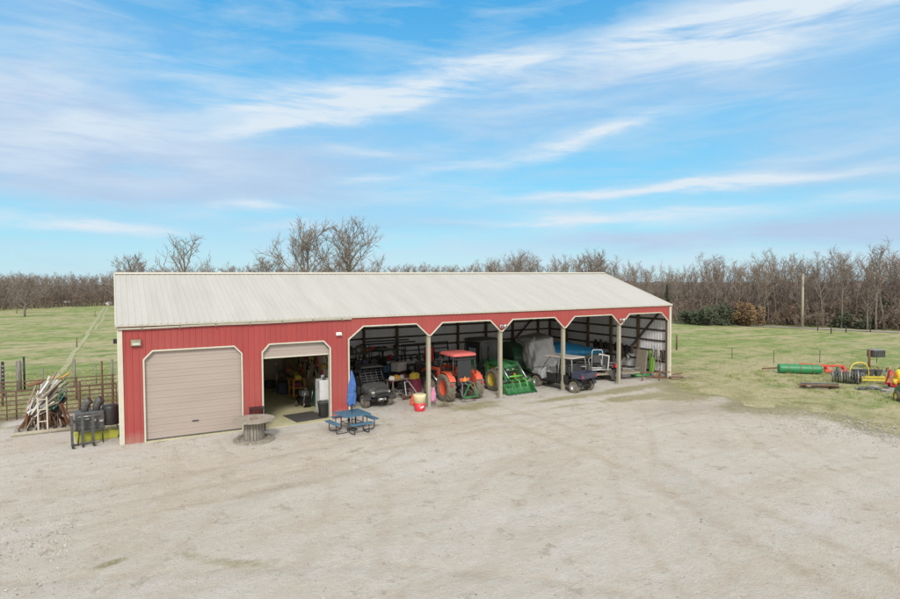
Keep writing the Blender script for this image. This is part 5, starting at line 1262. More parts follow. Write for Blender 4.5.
m.beam((-.42,-.5,.25),(.42,-.5,.25),.06,.06); m.beam((-.4,.1,.45),(.4,.1,.45),.05,.05); m.beam((-.15,-.1,.9),(.15,-.1,.9),.05,.05); m.build('frame',M['silver'],t)
m=MB(); m.cyl((-.55,-.35,.17),(.55,-.35,.17),.04,n=8)
for k in range(8):
    for q in range(4): a=q*PI/2+k*.5; x=-.5+.14*k; m.beam((x,-.35,.17),(x,-.35+.17*math.cos(a),.17+.17*math.sin(a)),.02,.05)
m.build('tines',M['rust'],t)
m=MB(); m.bb(-.25,.25,-.05,.35,.5,.8); m.lathe([(0,.8),(.14,.8),(.12,.92),(0,.94)],12); m.build('engine',M['blackm'],t,bevel=.02)
for s_ in (-1,1): wheel(t,s_*.48,.45,.22,.22,.12,.1,'rubber','silver',0,s_)
def jug(x,y,z,s,mt,label,cap='white',cat='jug'):
    t=thing('jug',label,cat,(x,y,z),rnd(-1,1)); m=MB(); m.loft([[(a*.5*s,b*.35*s,h_) for a,b in ((-1,-1),(1,-1),(1,1),(-1,1))] for h_ in (0,.55*s)]+[[(a*.18*s,b*.18*s,.72*s) for a,b in ((-1,-1),(1,-1),(1,1),(-1,1))]]); m.build('body',M[mt],t,bevel=.02)
    m=MB(); m.tube([(0,0,.72*s),(0,0,.82*s)],.06*s,8); m.build('cap',M[cap],t); m=MB(); m.tube([(-.3*s,0,.56*s),(-.3*s,0,.74*s),(.1*s,0,.74*s)],.03*s,5); m.build('handle',M[mt],t)
o=MB(); o.bb(-.55,.55,-.3,.3,.60,.64)
for a in (-.5,.5):
    for b in (-.26,.26): o.bb(a-.03,a+.03,b-.03,b+.03,0,.6)
t=thing('work_stand','small wooden stand holding jugs and boxes beside the black vehicle','stand',(13.45,4.0,0),R(15))
m=MB(); m.bb(-.6,.6,-.3,.3,.80,.84); m.build('top',M['plank'],t)
for a in (-.5,.5):
    for b in (-.24,.24): m=MB(); m.bb(a-.03,a+.03,b-.03,b+.03,0,.8); m.build('leg',M['plank'],t)
jug(13.35,3.9,.845,.34,'ochre','orange yellow jug on the small wooden stand','black'); jug(13.05,3.85,.845,.3,'white','white jug left of the orange one on the wooden stand','blue'); jug(13.75,4.05,.845,.28,'tin','pale jug right of the orange one on the wooden stand','redp')
o=MB(); o.bb(-.24,.24,-.2,.2,0,.42); o.bb(-.25,.25,-.21,.21,.36,.42); o=o.build('ice_chest',M['blue'],bevel=.03); tag(o,'blue box with pale lid on the maroon quad bike rack','box',None,(13.75,6.35,.875),.2)
o=MB(); o.bb(-.4,.4,-.25,.25,0,.5); o=o.build('cardboard_box',M['tan'],bevel=.01); tag(o,'tan cardboard box standing on the maroon quad bike','box',None,(14.0,5.0,1.12),.5)
jug(14.55,4.1,.75,.5,'yellow','tall yellow jug on an upturned crate beside the first bay post','black')
o=MB(); o.bb(-.28,.28,-.28,.28,0,.75)
for z in (.2,.45): o.bb(-.285,.285,-.285,.285,z,z+.03)
o=o.build('wooden_crate',M['maroon'],bevel=.01); tag(o,'maroon crate carrying the tall yellow jug','crate',None,(14.55,4.1,0),.3)
o=MB(); o.lathe([(0,0),(.28,0),(.29,.03),(.275,.06),(.28,.28),(.29,.31),(.28,.34),(.28,.56),(.29,.59),(.275,.85),(.25,.88),(0,.86)],20); o=o.build('steel_drum',M['redp']); tag(o,'dark red drum on top of the steel shelf behind the red tractor','drum',None,(16.6,6.3,1.32))
t=thing('steel_shelf','low black shelf carrying the red drum behind the red tractor','shelf',(16.6,6.3,0)); m=MB(); m.bb(-.7,.7,-.35,.35,1.28,1.32); m.bb(-.7,.7,-.35,.35,.6,.63); m.build('shelf_board',M['blackm'],t)
for a in (-.65,.65):
    for b in (-.3,.3): m=MB(); m.bb(a-.03,a+.03,b-.03,b+.03,0,1.28); m.build('leg',M['blackm'],t)
t=thing('trash_barrel','red barrel with cream upper half standing before the first bay post','barrel',(12.68,-.36,.0)); 
m=MB(); m.lathe([(0,0),(.235,0),(.25,.03),(.275,.40)],24); m.build('lower_body',M['redp'],t); m=MB(); m.lathe([(.275,.40),(.30,.70),(.315,.74),(.315,.79),(.29,.80),(.0,.77)],24); m.build('upper_body',M['cream'],t)
m=MB(); m.prism([(-.09,.15),(.09,.22),(.07,.28),(-.10,.22)],-.285,-.262,'y'); m.build('badge',M['white'],t)
t=thing('stroller_bag','pink and white bag hanging on a small frame right of the first bay post','bag',(13.75,.32,0)); 
m=MB(); m.tube([(-.15,0,0),(-.1,0,.95),(.1,0,.95),(.15,0,0)],.015,6); m.build('frame',M['silver'],t)
o=cloth_hang(0,0,.9,.30,.7,'pink','x','bag_body','x','x',91); del o['label'];del o['category']; o.parent=t; o.location=(0,-.03,.92)
o=cloth_hang(12.95,.9,.55,.34,.55,'orange','small red folding chair bag in front of the tiller','folded_chair','chair','x',92)
# stiff straw heap by the tractor
random.seed(17); V=[];F=[]
for i in range(1500):
    a=rnd(0,6.28);q=random.gauss(0,.5); x=14.15+q*1.15*math.cos(a);y=-.15+q*.75*math.sin(a);z=.0+max(0,.22*math.exp(-((x-14.1)/.6)**2-((y+.1)/.45)**2))*rnd(.2,1.1); b_=rnd(0,6.28);l_=rnd(.05,.14);c_=rnd(-.3,.4); i0=len(V)
    V+=[(x,y,z),(x+.012,y+.012,z),(x+l_*math.cos(b_),y+l_*math.sin(b_),z+l_*c_+.01)]; F.append((i0,i0+1,i0+2))
m,nt,b=newmat('straw'); q=nz(nt,pos(nt,True),7,3); nt.links.new(ramp(nt,q,[(.3,(.16,.14,.07)),(.65,(.42,.36,.20))]),b.inputs['Base Color']); b.inputs['Roughness'].default_value=.9
o=arr_mesh('straw',V,F,m,smooth=False); o['kind']='stuff'
# long pipes on the rear wall of the shed
for k,(x0_,x1_,z) in enumerate([(14.2,18.3,1.95),(14.6,17.8,2.12)]):
    o=MB(); o.tube([(x0_,0,0),(x1_,0,0)],.05,8); o=o.build('steel_pipe',M['dgrey']); tag(o,['dark steel pipe lying lower on the girts of the back wall','dark steel pipe lying higher on the girts of the back wall'][k],'pipe',None,(0,11.72,z))

# ------------------------------------------------------------------ workshop inside the second door
t=thing('refrigerator','white refrigerator just inside the open garage door','refrigerator',(8.62,1.35,.035),R(0))
m=MB(); m.bb(-.40,.40,-.36,.36,0,1.62); m.build('cabinet',M['white'],t,bevel=.02)
for z0,z1 in ((.06,1.08),(1.10,1.61)): m=MB(); m.bb(-.46,-.403,-.355,.355,z0,z1); o=m.build('door',M['white'],t,bevel=.015); m=MB(); m.bb(-.50,-.462,-.30,-.27,z0+.15,z0+.45); m.build('handle',M['grey'],o)
for i,(dx,dy,h_,mt,lab) in enumerate([(-.2,-.2,.12,'dgrey','small dark box on top of the refrigerator, front left'),(.1,-.15,.2,'ochre','orange tin on top of the refrigerator'),(.2,.2,.14,'black','black case on top of the refrigerator at the back'),(-.15,.15,.16,'tin','pale tin on top of the refrigerator beside the case')]):
    o=MB(); o.lathe([(0,0),(.09,0),(.09,h_),(.07,h_+.02),(0,h_+.02)],12); o=o.build('tin',M[mt]); tag(o,lab,'tin',None,(8.62+dx,1.35+dy,1.657))
t=thing('trash_can','black plastic trash can standing against the refrigerator','trash can',(8.25,.62,.035)); m=MB(); m.loft([[(a*.20,b*.17,0) for a,b in ((-1,-1),(1,-1),(1,1),(-1,1))],[(a*.26,b*.22,.66) for a,b in ((-1,-1),(1,-1),(1,1),(-1,1))]]); m.build('bin_body',M['black'],t,bevel=.02); m=MB(); m.bb(-.28,.28,-.24,.24,.66,.71); m.bb(-.2,.2,-.16,.16,.71,.75); m.build('lid',M['dgrey'],t,bevel=.015)
o=MB(); o.bb(-.75,.75,-.95,.75,0,.012); o=o.build('floor_mat',M['matb']); tag(o,'dark rubber mat on the workshop floor inside the door','mat',None,(7.45,1.15,.036),R(8))
o=MB(); o.bb(-.25,.3,-.3,.3,0,.95); o.bb(-.27,.32,-.32,.32,.95,1.0); o=o.build('green_cabinet',mat('sage',(.05,.17,.12),.5),bevel=.02); tag(o,'green metal cabinet behind the refrigerator','cabinet',None,(8.72,3.0,.036))
t=thing('air_compressor','black and chrome engine machine standing before the green cabinet','machine',(8.1,3.2,.036),R(10))
m=MB(); m.cyl((-.1,-.45,.35),(-.1,.45,.35),.2,n=16); m.build('tank',M['blackm'],t); m=MB(); m.bb(-.25,.1,-.2,.25,.55,.85); m.lathe([(0,.85),(.12,.86),(.1,.95),(0,.96)],12); m.build('motor',M['grey'],t,bevel=.03)
for s_ in (-1,1): wheel(t,-.1+s_*.25,.35,.14,.14,.07,.07,'rubber','silver',0,s_)
m=MB(); m.tube([(-.3,-.4,.3),(-.3,-.6,.9),(.1,-.6,.9),(.1,-.4,.3)],.02,6); m.build('handle',M['silver'],t)
m=MB(); m.lathe([(0,-.01),(.09,-.01),(.09,.01),(0,.01)],14,0,Matrix.Translation((-.27,-.35,.2))@RX); m.build('hub_cap',M['silver'],t)
t=thing('tool_cart','orange yellow wheeled tool cart half way along the workshop wall','cart',(8.3,5.6,.036),R(5))
for x in (-.3,.3):
    for y in (-.35,.35): m=MB(); m.bb(x-.03,x+.03,y-.03,y+.03,.05,1.05); m.build('leg',M['ochre'],t)
for z in (.15,.55,1.0): m=MB(); m.bb(-.33,.33,-.38,.38,z,z+.05); m.build('shelf',M['ochre'],t,bevel=.01)
for i,(z,mt,w_) in enumerate([(.20,'black',.22),(.60,'maroon',.2),(1.05,'yellow',.16),(1.05,'dgrey',.12)]):
    o=MB(); o.bb(-w_,w_,-w_,w_,0,w_*1.1); o.bb(-.02,.02,-w_*.8,w_*.8,w_*1.1,w_*1.1+.03); o=o.build('toolbox',M[mt],bevel=.01); tag(o,['black toolbox on the lowest shelf of the orange cart','dark red toolbox on the middle shelf of the orange cart','yellow toolbox on top of the orange cart','small dark toolbox on top of the orange cart'][i],'toolbox',None,(8.3,5.6+(-.18 if i==2 else .2 if i==3 else 0),.036+z+.001),0)
t=thing('workbench','long wooden workbench at the back of the workshop wall','workbench',(8.65,8.2,.036)); m=MB(); m.bb(-.4,.4,-1.6,1.6,.86,.92); m.build('top',M['plank'],t)
for y in (-1.5,0,1.5):
    for x in(-.33,.33): m=MB(); m.bb(x-.04,x+.04,y-.04,y+.04,0,.86); m.build('leg',M['plank'],t)
o=MB(); o.bb(-.3,.3,-.35,.35,0,.62); o.bb(-.31,.31,-.36,.36,.5,.56); o=o.build('parts_washer',M['navy'],bevel=.02); tag(o,'dark blue cabinet on the floor beyond the orange cart','cabinet',None,(7.95,7.2,.036))
o=MB(); o.bb(-.25,.25,-.25,.25,0,.45); o=o.build('speaker_box',M['black'],bevel=.02); tag(o,'black box on the floor at the back of the workshop','box',None,(7.7,9.3,.036))
t=thing('jack_stand','grey floor stand with round head at the back of the workshop','stand',(7.8,8.1,.036)); m=MB(); m.tube([(0,0,.05),(0,0,1.5)],.025,8); m.build('pole',M['silver'],t); m=MB(); m.lathe([(.25,0),(.25,.04),(0,.08)],14); m.build('foot',M['grey'],t); m=MB(); m.lathe([(0,1.48),(.09,1.5),(.09,1.6),(0,1.62)],12); m.build('head',M['white'],t)
cloth_hang(8.9,9.6,2.9,.9,1.0,'fabricb','black coat hanging high on the far workshop wall','coat','coat','y',33)
cloth_hang(8.85,8.9,2.9,.6,.8,'dgrey','dark grey coat hanging next to the black one','coat','coat','y',34)
t=thing('pegboard','pale pegboard on the right wall of the workshop','board',(9.09,4.6,0)); m=MB(); m.bb(-.012,.008,-3.2,3.2,1.15,2.75); m.build('board',M['ochrewall'],t)
random.seed(19)
kinds=['yellow','ochre','dgrey','silver','redp','black','yellow','blackm','cream','grey','green']
for i in range(90):
    y=1.6+rnd(0,6.6); z=rnd(1.35,2.75); mt=random.choice(kinds); m=MB(); w_=rnd(.05,.13); h_=rnd(.15,.4); q=i%4
    if q==0: m.bb(-.03,.03,-.02,.02,-h_,0); m.bb(-.04,.04,-w_,w_,-.05,.03)
    elif q==1: m.lathe([(w_*.7,-.02),(w_,0),(w_*.7,.02),(w_*.5,0)],14,0,Matrix.Translation((0,0,-w_))@RX,True,True)
    elif q==2: m.loft([[(-.04,-w_,-h_),(.04,-w_,-h_),(.04,w_,-h_),(-.04,w_,-h_)],[(-.03,-w_*.5,0),(.03,-w_*.5,0),(.03,w_*.5,0),(-.03,w_*.5,0)]])
    else: m.tube([(0,-w_,0),(0,0,-h_*.4),(0,w_,0)],.022,6); m.tube([(0,0,-h_*.4),(0,0,-h_)],.025,6)
    o=m.build('hand_tool',M[mt]); tag(o,'small tool hanging among many on the pegboard of the workshop wall','tool','tools hanging on the workshop wall',(8.99,y,z))
o=MB(); o.bb(-.02,.02,-.16,.16,0,.9); o=o.build('wall_chart',M['white']); tag(o,'narrow white chart on the workshop wall above the green cabinet','chart',None,(9.04,3.1,1.55))
o=MB(); o.bb(-.03,.03,-.12,.12,0,.75); o=o.build('wall_banner',M['redp']); tag(o,'narrow red banner on the workshop wall beyond the white chart','banner',None,(9.04,4.55,1.7))
for i in range(8):
    y=6.9+i*.34; h_=rnd(.15,.38); o=MB(); o.bb(-.13,.13,-.12,.12,0,h_); o.bb(-.07,.07,-.06,.06,h_,h_+.04); o=o.build('supply_tin',M[kinds[(i*3)%11]],bevel=.01); tag(o,'tin or box in the row on the long workbench','tin','supplies on the workbench',(8.6,y,.957),rnd(-.3,.3))

# ------------------------------------------------------------------ in front of the barn
t=thing('cable_spool','large weathered wooden cable spool standing on end before the two doors','cable spool',(4.63,-1.80,0.02),.3)
def flange(z,r,mt,nm,th=.055):
    m=MB(); n=13
    for k in range(n):
        x0_=-r+2*r*k/n;x1_=x0_+2*r/n-.008; xm=(x0_+x1_)/2; pts=[]
        for x in (x0_,x1_): pts.append((x,math.sqrt(max(.0025,r*r-x*x))))
        (xa,ya),(xb,yb)=pts; zz=rnd(-.003,.003); xs=[xa+(xb-xa)*q/4 for q in range(5)]; yy=[math.sqrt(max(.002,r*r-x*x)) for x in xs]
        poly=[(x,-y) for x,y in zip(xs,yy)]+[(x,y) for x,y in zip(xs[::-1],yy[::-1])]
        m.prism(poly,z+zz,z+th+zz,'z')
    return m.build(nm,mt,t)
flange(.0,.80,M['greywx'],'bottom_flange'); o=flange(.80,.80,M['greywx'],'top_flange',.05)
t_=t
mm=MB(); mm.lathe([(.12,.852),(.16,.853),(.16,.858),(.12,.857)],16,0,None,False,True)
for a in range(6): mm.lathe([(0,.852),(.02,.853),(.018,.864),(0,.866)],8,0,Matrix.Translation((.36*math.cos(a),.36*math.sin(a),0)))
mm.build('bolts',M['rust'],o)
m=MB(); 
for k in range(22):
    a=2*PI*k/22; m.box(.37*math.cos(a),.37*math.sin(a),.43,.05,.097,.74,rot=a+rnd(-.06,.06))
m.build('core_stave',M['greyw'],t)
m=MB()
for k in range(16):
    a=2*PI*k/16+rnd(-.1,.1); q=rnd(.45,.7); m.beam((q*math.cos(a),q*math.sin(a),.07),((q+.1)*math.cos(a+.35),(q+.1)*math.sin(a+.35),.075),.09,.03)
m.build('rim_block',M['greywx'],t)
t=thing('slatted_crate','small dark slatted crate against the red wall behind the cable spool','crate',(5.05,-.36,0))
for k in range(4): m=MB(); m.bb(-.28,.28,-.24,-.215,.06+.17*k,.17+.17*k); m.bb(-.28,.28,.20,.225,.06+.17*k,.17+.17*k); m.build('slat',M['blackm'],t)
for a in (-.26,.26):
    for b in (-.2,.2): m=MB(); m.bb(a-.025,a+.025,b-.014,b+.0,0,.98); m.build('post',M['blackm'],t)
m=MB(); m.bb(-.3,.3,-.25,.25,.96,.99); m.build('top_board',M['blackm'],t)
# picnic table
t=thing('picnic_table','blue square picnic table with four attached benches on black tube legs','picnic table',(8.55,-2.28,.015),R(7))
def perf(m,x0,x1,y0,y1,z,st=.075):
    """slatted coated metal top: frame with crossing strips"""
    m.bb(x0,x1,y0,y0+.03,z-.03,z+.012); m.bb(x0,x1,y1-.03,y1,z-.03,z+.012); m.bb(x0,x0+.03,y0+.03,y1-.03,z-.03,z+.012); m.bb(x1-.03,x1,y0+.03,y1-.03,z-.03,z+.012)
    x=x0+.03
    while x<x1-.04: m.bb(x+.004,x+st*.74,y0+.03,y1-.03,z-.006,z+.004); x+=st
    y=y0+.05
    while y<y1-.05: m.bb(x0+.03,x1-.03,y,y+st*.5,z-.010,z-.0065); y+=st
m=MB(); perf(m,-.60,.60,-.60,.60,.72); m.build('table_top',M['blue'],t)
for (x0_,x1_,y0_,y1_) in ((-.5,.5,-1.02,-.76),(-.5,.5,.76,1.02),(-1.02,-.76,-.5,.5),(.76,1.02,-.5,.5)):
    m=MB(); perf(m,x0_,x1_,y0_,y1_,.44); m.build('bench',M['blue'],t)
for k in range(4):
    Rm=Matrix.Rotation(k*PI/2,4,'Z')
    for s_ in (-.33,.33):
        m=MB(); m.tube([Rm@Vector(p) for p in ((s_,-.35,.69),(s_,-.35,.10),(s_,-.39,.04),(s_,-.46,.02),(s_,-.78,.02),(s_,-.86,.05),(s_,-.89,.12),(s_,-.89,.41))],.02,7); m.build('leg',M['black'],t)
m=MB(); m.tube([(-.33,-.33,.35),(.33,-.33,.35),(.33,.33,.35),(-.33,.33,.35),(-.33,-.33,.35)],.015,6); m.build('brace_ring',M['black'],t)
t=thing('patio_umbrella','closed blue patio umbrella standing in the middle of the picnic table','umbrella',(8.55,-2.28,.02),0)
m=MB(); m.tube([(0,0,0),(0,0,2.5)],.02,8); m.lathe([(0,0),(.22,0),(.22,.05),(.05,.08),(.03,.25),(0,.25)],16); m.build('pole',M['black'],t)
m=MB(); rings=[]
for i in range(22):
    u=i/21; z=2.50-1.42*u; r_=.035+.13*math.sin(PI*min(1,u*1.05)*.62)*(1-.22*math.exp(-((u-.62)/.05)**2)); ring=[]
    for j in range(32):
        a=2*PI*j/32; f_=1+.26*math.cos(a*8+u*1.2)*min(1,u*3)+.08*math.sin(a*3+i*.5); ring.append((r_*f_*math.cos(a)+.025*math.sin(u*5),r_*f_*math.sin(a),z+(.05*math.cos(a*4) if i>19 else 0)))
    rings.append(ring)
m.loft(rings,0,True); o=m.build('canopy',M['ublue'],t); m=MB(); m.lathe([(.125,1.60),(.14,1.62),(.14,1.65),(.125,1.67)],18); m.build('tie_strap',M['ublue'],o); m=MB(); m.lathe([(0,2.49),(.03,2.50),(.02,2.56),(0,2.58)],10); m.build('finial',M['black'],t)

# ------------------------------------------------------------------ left of the barn
t=thing('barrel_smoker','black barrel smoker grill on splayed legs beside the barn corner','grill',(-.62,1.25,0),R(4))
m=MB(); m.bb(-.95,.05,-.30,.30,.52,1.25); m.build('cooking_box',M['dgrey'],t,bevel=.04)
m=MB(); m.lathe([(0,.60),(.30,.62),(.315,.66),(.315,1.30),(.30,1.36),(.24,1.40),(0,1.42)],24,0,Matrix.Translation((.28,0,0))); m.build('firebox_barrel',M['black'],t)
for x in (-.62,-.22):
    m=MB(); m.tube([(x,0,1.20),(x+.02,0,1.42),(x+.10,-.03,1.60),(x+.20,-.06,1.68)],[.13,.14,.15,.155],14); m.build('chimney',M['dgrey'],t)
for k in range(3): m=MB(); m.bb(-.62+k*.24,-.48+k*.24,-.345,-.302,.92-.05*k,1.0-.05*k); m.build('damper',M['silver'],t,bevel=.01)
m=MB(); m.tube([(-.85,-.36,1.1),(-.1,-.36,1.1)],.014,6); m.build('handle',M['silver'],t)
for (x,y,dx,dy) in ((-.80,-.26,-.08,-.10),(-.80,.26,-.08,.1),(.46,-.22,.18,-.14),(.46,.22,.2,.12),(-.05,-.26,.02,-.12)): m=MB(); m.tube([(x,y,.64),(x+dx,y+dy,0)],.025,6); m.build('leg',M['black'],t)
t=thing('hand_truck_rack','black steel cart of three tall uprights parked before the smoker','cart',(-1.28,.62,0),R(6))
for x in (-.36,-.02,.33): m=MB(); m.bb(x-.045,x+.045,-.03,.03,.08,1.22); m.build('upright',M['dgrey'],t); 
for x in (-.36,-.02,.33): m=MB(); m.beam((x,-.30,.05),(x,.30,.05),.05,.04); m.build('foot',M['black'],t)
for z in (.09,.62,.98): m=MB(); m.bb(-.36,.33,.035,.06,z-.02,z+.02); m.build('crossbar',M['black'],t)
for i,x in enumerate((-.36,.33)):
    for y in (-.27,.27): o=wheel(t,x+.05,y,.06,.06,.04,.03,'rubber','grey',0,1)
o=MB(); o.loft([[(a*.72,b*.28,0) for a,b in ((-1,-1),(1,-1),(1,1),(-1,1))],[(a*.78,b*.32,.34) for a,b in ((-1,-1),(1,-1),(1,1),(-1,1))]]); o.bb(-.81,.81,-.35,.35,.34,.38); o=o.build('yellow_tote',mat('acid_yellow',(.42,.45,.06),.5,0,.1,4,.1),bevel=.02); tag(o,'long acid yellow tote on the ground under the smoker','tote',None,(-.85,1.60,.01),R(4))
o=MB(); o.lathe([(0,0),(.33,0),(.36,.06),(.36,.10),(.30,.12),(0,.10)],20); o=o.build('pale_slab',M['concrete']); tag(o,'low pale round stone on the gravel behind the yellow tote','stone',None,(-.1,2.1,.0))
# scrap pile
t=thing('wooden_pallet','rough timber pallet sled under the pile of scrap posts','pallet',(-2.75,4.45,0),R(3))
for y in (-.7,0,.7): m=MB(); m.bb(-1.15,1.15,y-.06,y+.06,.02,.14); m.build('runner',M['greywx'],t)
for k in range(8): m=MB(); x=-1.05+.3*k; m.bb(x-.06,x+.06,-.8,.8,.142,.17); m.build('deck_board',M['greywx'],t)
m=MB(); m.tube([(-1.2,-.78,.09),(1.2,-.80,.08)],.09,8); m.build('front_log',M['postw'],t)
t=thing('white_frame','upright white ladder frame standing in front of the scrap pile','frame',(-2.85,3.78,0),R(4)); 
for x in (-.16,.16): m=MB(); m.bb(x-.03,x+.03,-.03,.03,0.1,1.52); m.build('rail',M['trim'],t)
for z in (.5,1.0,1.42): m=MB(); m.bb(-.13,.13,-.02,.02,z-.02,z+.02); m.build('rung',M['trim'],t)
random.seed(29)
def pole_(p0,p1,w_,mt,label,grp,name='scrap_post',cat='post',rnd_=False):
    m=MB(); p0=Vector(p0);p1=Vector(p1)
    if rnd_: m.tube([Vector((0,0,0)),(p1-p0)*.5+Vector((0,0,.02)),p1-p0],w_/2,7)
    else: m.beam((0,0,0),p1-p0,w_,w_*.6,roll=rnd(0,3))
    o=m.build(name,M[mt]); tag(o,label,cat,grp,p0)
for i in range(90):
    u=rnd(-.05,.6); v=u+rnd(.35,.7); o_=rnd(-.24,.24); q_=rnd(-.35,.35)
    P0=Vector((-3.30,4.3,.80)); P1=Vector((-2.25,4.45,1.95)); nn_=Vector((.72,0,-.70))
    a_=P0.lerp(P1,u)+nn_*(o_+.0)+Vector((0,q_,0)); b_=P0.lerp(P1,v)+nn_*(o_*1.2+rnd(-.38,.38))+Vector((0,q_+rnd(-.2,.2),rnd(-.08,.08)))
    mt=['trim','white','greyw','silver','trim','tin','greyw','green' if i%16==7 else 'plank'][i%8]
    pole_(a_,b_,rnd(.03,.085),mt,'pale weathered post or batten in the leaning bundle on the timber pallet','pale posts leaning on the pallet',rnd_=i%2==0)
for i in range(3):
    pole_((-2.7+.1*i,4.1,.9),(-2.05+.05*i,4.3,1.9-.12*i),.05,'green' if i<2 else 'teal','thin green rod caught in the bundle of white posts','green rods in the white bundle',name='green_rod',cat='rod')
for i in range(46):
    a=rnd(-1.1,1.1); s=rnd(.5,1.1); pole_((-2.75+a*.9,4.45+rnd(-.6,.5),.19),(-2.75+a*.35+rnd(-.4,.4),4.5+rnd(-.4,.4),.3+s*1.0),rnd(.04,.09),'rust' if i%3 else 'plank','rusty brown scrap bar standing in the heap on the timber pallet','rusty scrap bars in the heap',name='scrap_bar',cat='bar',rnd_=i%2==0)
for i in range(6): pole_((-2.5+rnd(-.4,.4),4.3+rnd(-.2,.3),.3),(-2.3+rnd(-.3,.3),4.4,1.35+rnd(-.2,.3)),.13,'black','dark pipe stub deep in the scrap heap','dark pipe stubs in the scrap heap',name='pipe_stub',cat='pipe',rnd_=True)
pole_((-3.45,4.8,1.9),(-2.9,4.75,2.05),.12,'rust','short rusty angle iron sticking out left of the white bundle',None,name='angle_iron',cat='bar')
pole_((-2.45,4.7,2.0),(-1.9,4.6,2.36),.06,'ochre','thin orange stick at the very top of the white bundle',None,name='orange_stick',cat='stick')
pole_((-2.55,4.6,2.2),(-2.38,4.6,2.25),.14,'ochre','small orange block lying on top of the white bundle',None,name='orange_block',cat='block')
# pipe fence of the pens
def xfence(name,label,cat,y,xs,tops,rails,x0_,x1_,mt,pw,rh,group=None,wire=False,tall=None):
    t=thing(name,label,cat,(0,y,0),0,group)
    for x,tp,wd in zip(xs,tops,pw): m=MB(); m.tube([(x,0,-.2),(x,0,tp)],wd/2,8); m.build('post',M[mt],t)
    for z in rails:
        m=MB()
        if wire: m.tube([(x0_,-.05,z),(x1_,-.05,z)],.006,4)
        else: m.bb(x0_,x1_,-.06,-.02,z-rh/2,z+rh/2)
        m.build('wire' if wire else 'rail',M['grey' if wire else mt],t)
xs=[-14,-11.4,-9,-6.8,-5.4,-4.52,-4.16,-3.4,-2.82,-2.21,-1.68,-1.27,-.73,-.30,-.14]; tops=[1.45]*4+[1.4,1.35,1.35,1.3,1.3,1.3,1.55,1.3,2.45,1.5,1.3]
pw=[.1,.1,.1,.1,.07,.05,.07,.05,.06,.05,.12,.06,.09,.10,.05]
xfence('pipe_fence','brown steel pipe fence with seven rails along the front of the pens','fence',7.3,xs,tops,[.10,.30,.50,.70,.90,1.10,1.30],-14,-.10,'browns',pw,.045)
xs=[-14,-11.5,-9.2,-7.2,-5.9,-5.05,-3.9,-2.33,-1.2,-.34]
xfence('pen_fence','second brown rail fence across the middle of the pens','fence',11.2,[-13,-10,-7.4,-5.2,-3.6,-2.0,-.3],[1.25]*7,[.25,.5,.75,1.0,1.2],-13,-.15,'browns',[.1]*7,.05)
xfence('wire_fence','grey wire fence with thick grey posts at the edge of the pasture','fence',16.0,xs,[1.7,1.7,1.6,1.6,1.5,1.75,1.3,1.65,1.3,1.5],[.3,.6,.9,1.2,1.45],-14,-.15,'greyw',[.14,.14,.14,.14,.08,.28,.08,.16,.07,.14],.03,wire=True)
t=thing('gate_post','tall black post with pale notches at the far left of the pens','post',(-5.55,14.2,0)); m=MB(); m.bb(-.06,.06,-.06,.06,-.1,1.95); m.build('shaft',M['black'],t)
for k in range(7): m=MB(); m.bb(-.035,.035,-.064,-.0605,.35+.22*k,.43+.22*k); m.build('notch',M['silver'],t)
o=MB(); o.tube([(0,0,-.2),(0,0,2.0)],.055,8); o=o.build('steel_post',M['blackm']); tag(o,'dark steel post standing behind the thick grey fence post at left','post',None,(-4.75,15.6,0))
o=MB(); o.bb(-.10,-.03,-.07,.07,-.12,.12); o=o; 
m=MB(); m.bb(-.20,-.045,2.2,2.36,3.75,3.95); o=m.build('wall_light',M['black'],barn,bevel=.01); o['label']='small black lamp on the left side wall'
# pasture posts and shed
def fpost(x,y,h_,label,mt='browns',w_=.1,group=None):
    m=MB(); m.tube([(0,0,-.2),(0.01,0,h_)],w_/2,6); m.tube([(-.01,-w_/2,h_*.8),(0.02,-w_/2-.01,h_*.8)],.012,5); o=m.build('fence_post',M[mt]); tag(o,label,'fence post',group,(x,y,height(x,y)))
fpost(-3.35,40.2,.95,'nearest lone fence post left of the pasture track'); fpost(-3.2,94,.9,'middle lone fence post beside the pasture track'); fpost(-2.5,150,1.2,'farthest lone post at the end of the pasture track',w_=.3)
t=thing('feed_shelter','tiny white roofed feed shelter far off in the left pasture','shelter',(-9.9,150,height(-9.9,150))); m=MB(); m.prism([(-.9,.75),(0,1.1),(.9,.75),(.9,.70),(0,1.02),(-.9,.70)],-1.4,1.4,'x'); m.build('roof',M['white'],t)
m=MB(); m.bb(-1.2,1.2,-.6,.6,.1,.7); m.build('body',M['grey'],t)
for a in(-1.2,1.2): m=MB(); m.bb(a-.06,a+.06,-.65,.65,0,.8); m.build('leg',M['greyw'],t)
o=MB(); o.lathe([(0,0),(.8,0),(.85,.6),(.3,.9),(0,.95)],14); o=o.build('feed_bin',M['white']); tag(o,'small white feed bin at the wood edge, just left of the barn roof','feed bin',None,(-1.5,146,height(-1.5,146)))
fpost(42.8,9.9,1.3,'thick brown post in the pasture just right of the barn','browns',.16)
for i,(x,y,h_) in enumerate([(42.0,3.9,.85),(42.4,.75,.95),(45.5,-.85,.95),(43.5,14.5,.9),(49,-3.0,.9)]): fpost(x,y,h_,'thin dark stake in the fence line across the right pasture','blackm',.045,'thin stakes across the right pasture')
for i,(x,y,h_) in enumerate([(69.5,11.4,.95),(72.3,11.3,.8),(74.8,10.0,.95),(71.5,14.0,.7),(77,5.0,.9),(79.5,1.5,.9)]): fpost(x,y,h_,'small dark post far off along the road by the right wood','blackm',.12,'far posts along the wood road')
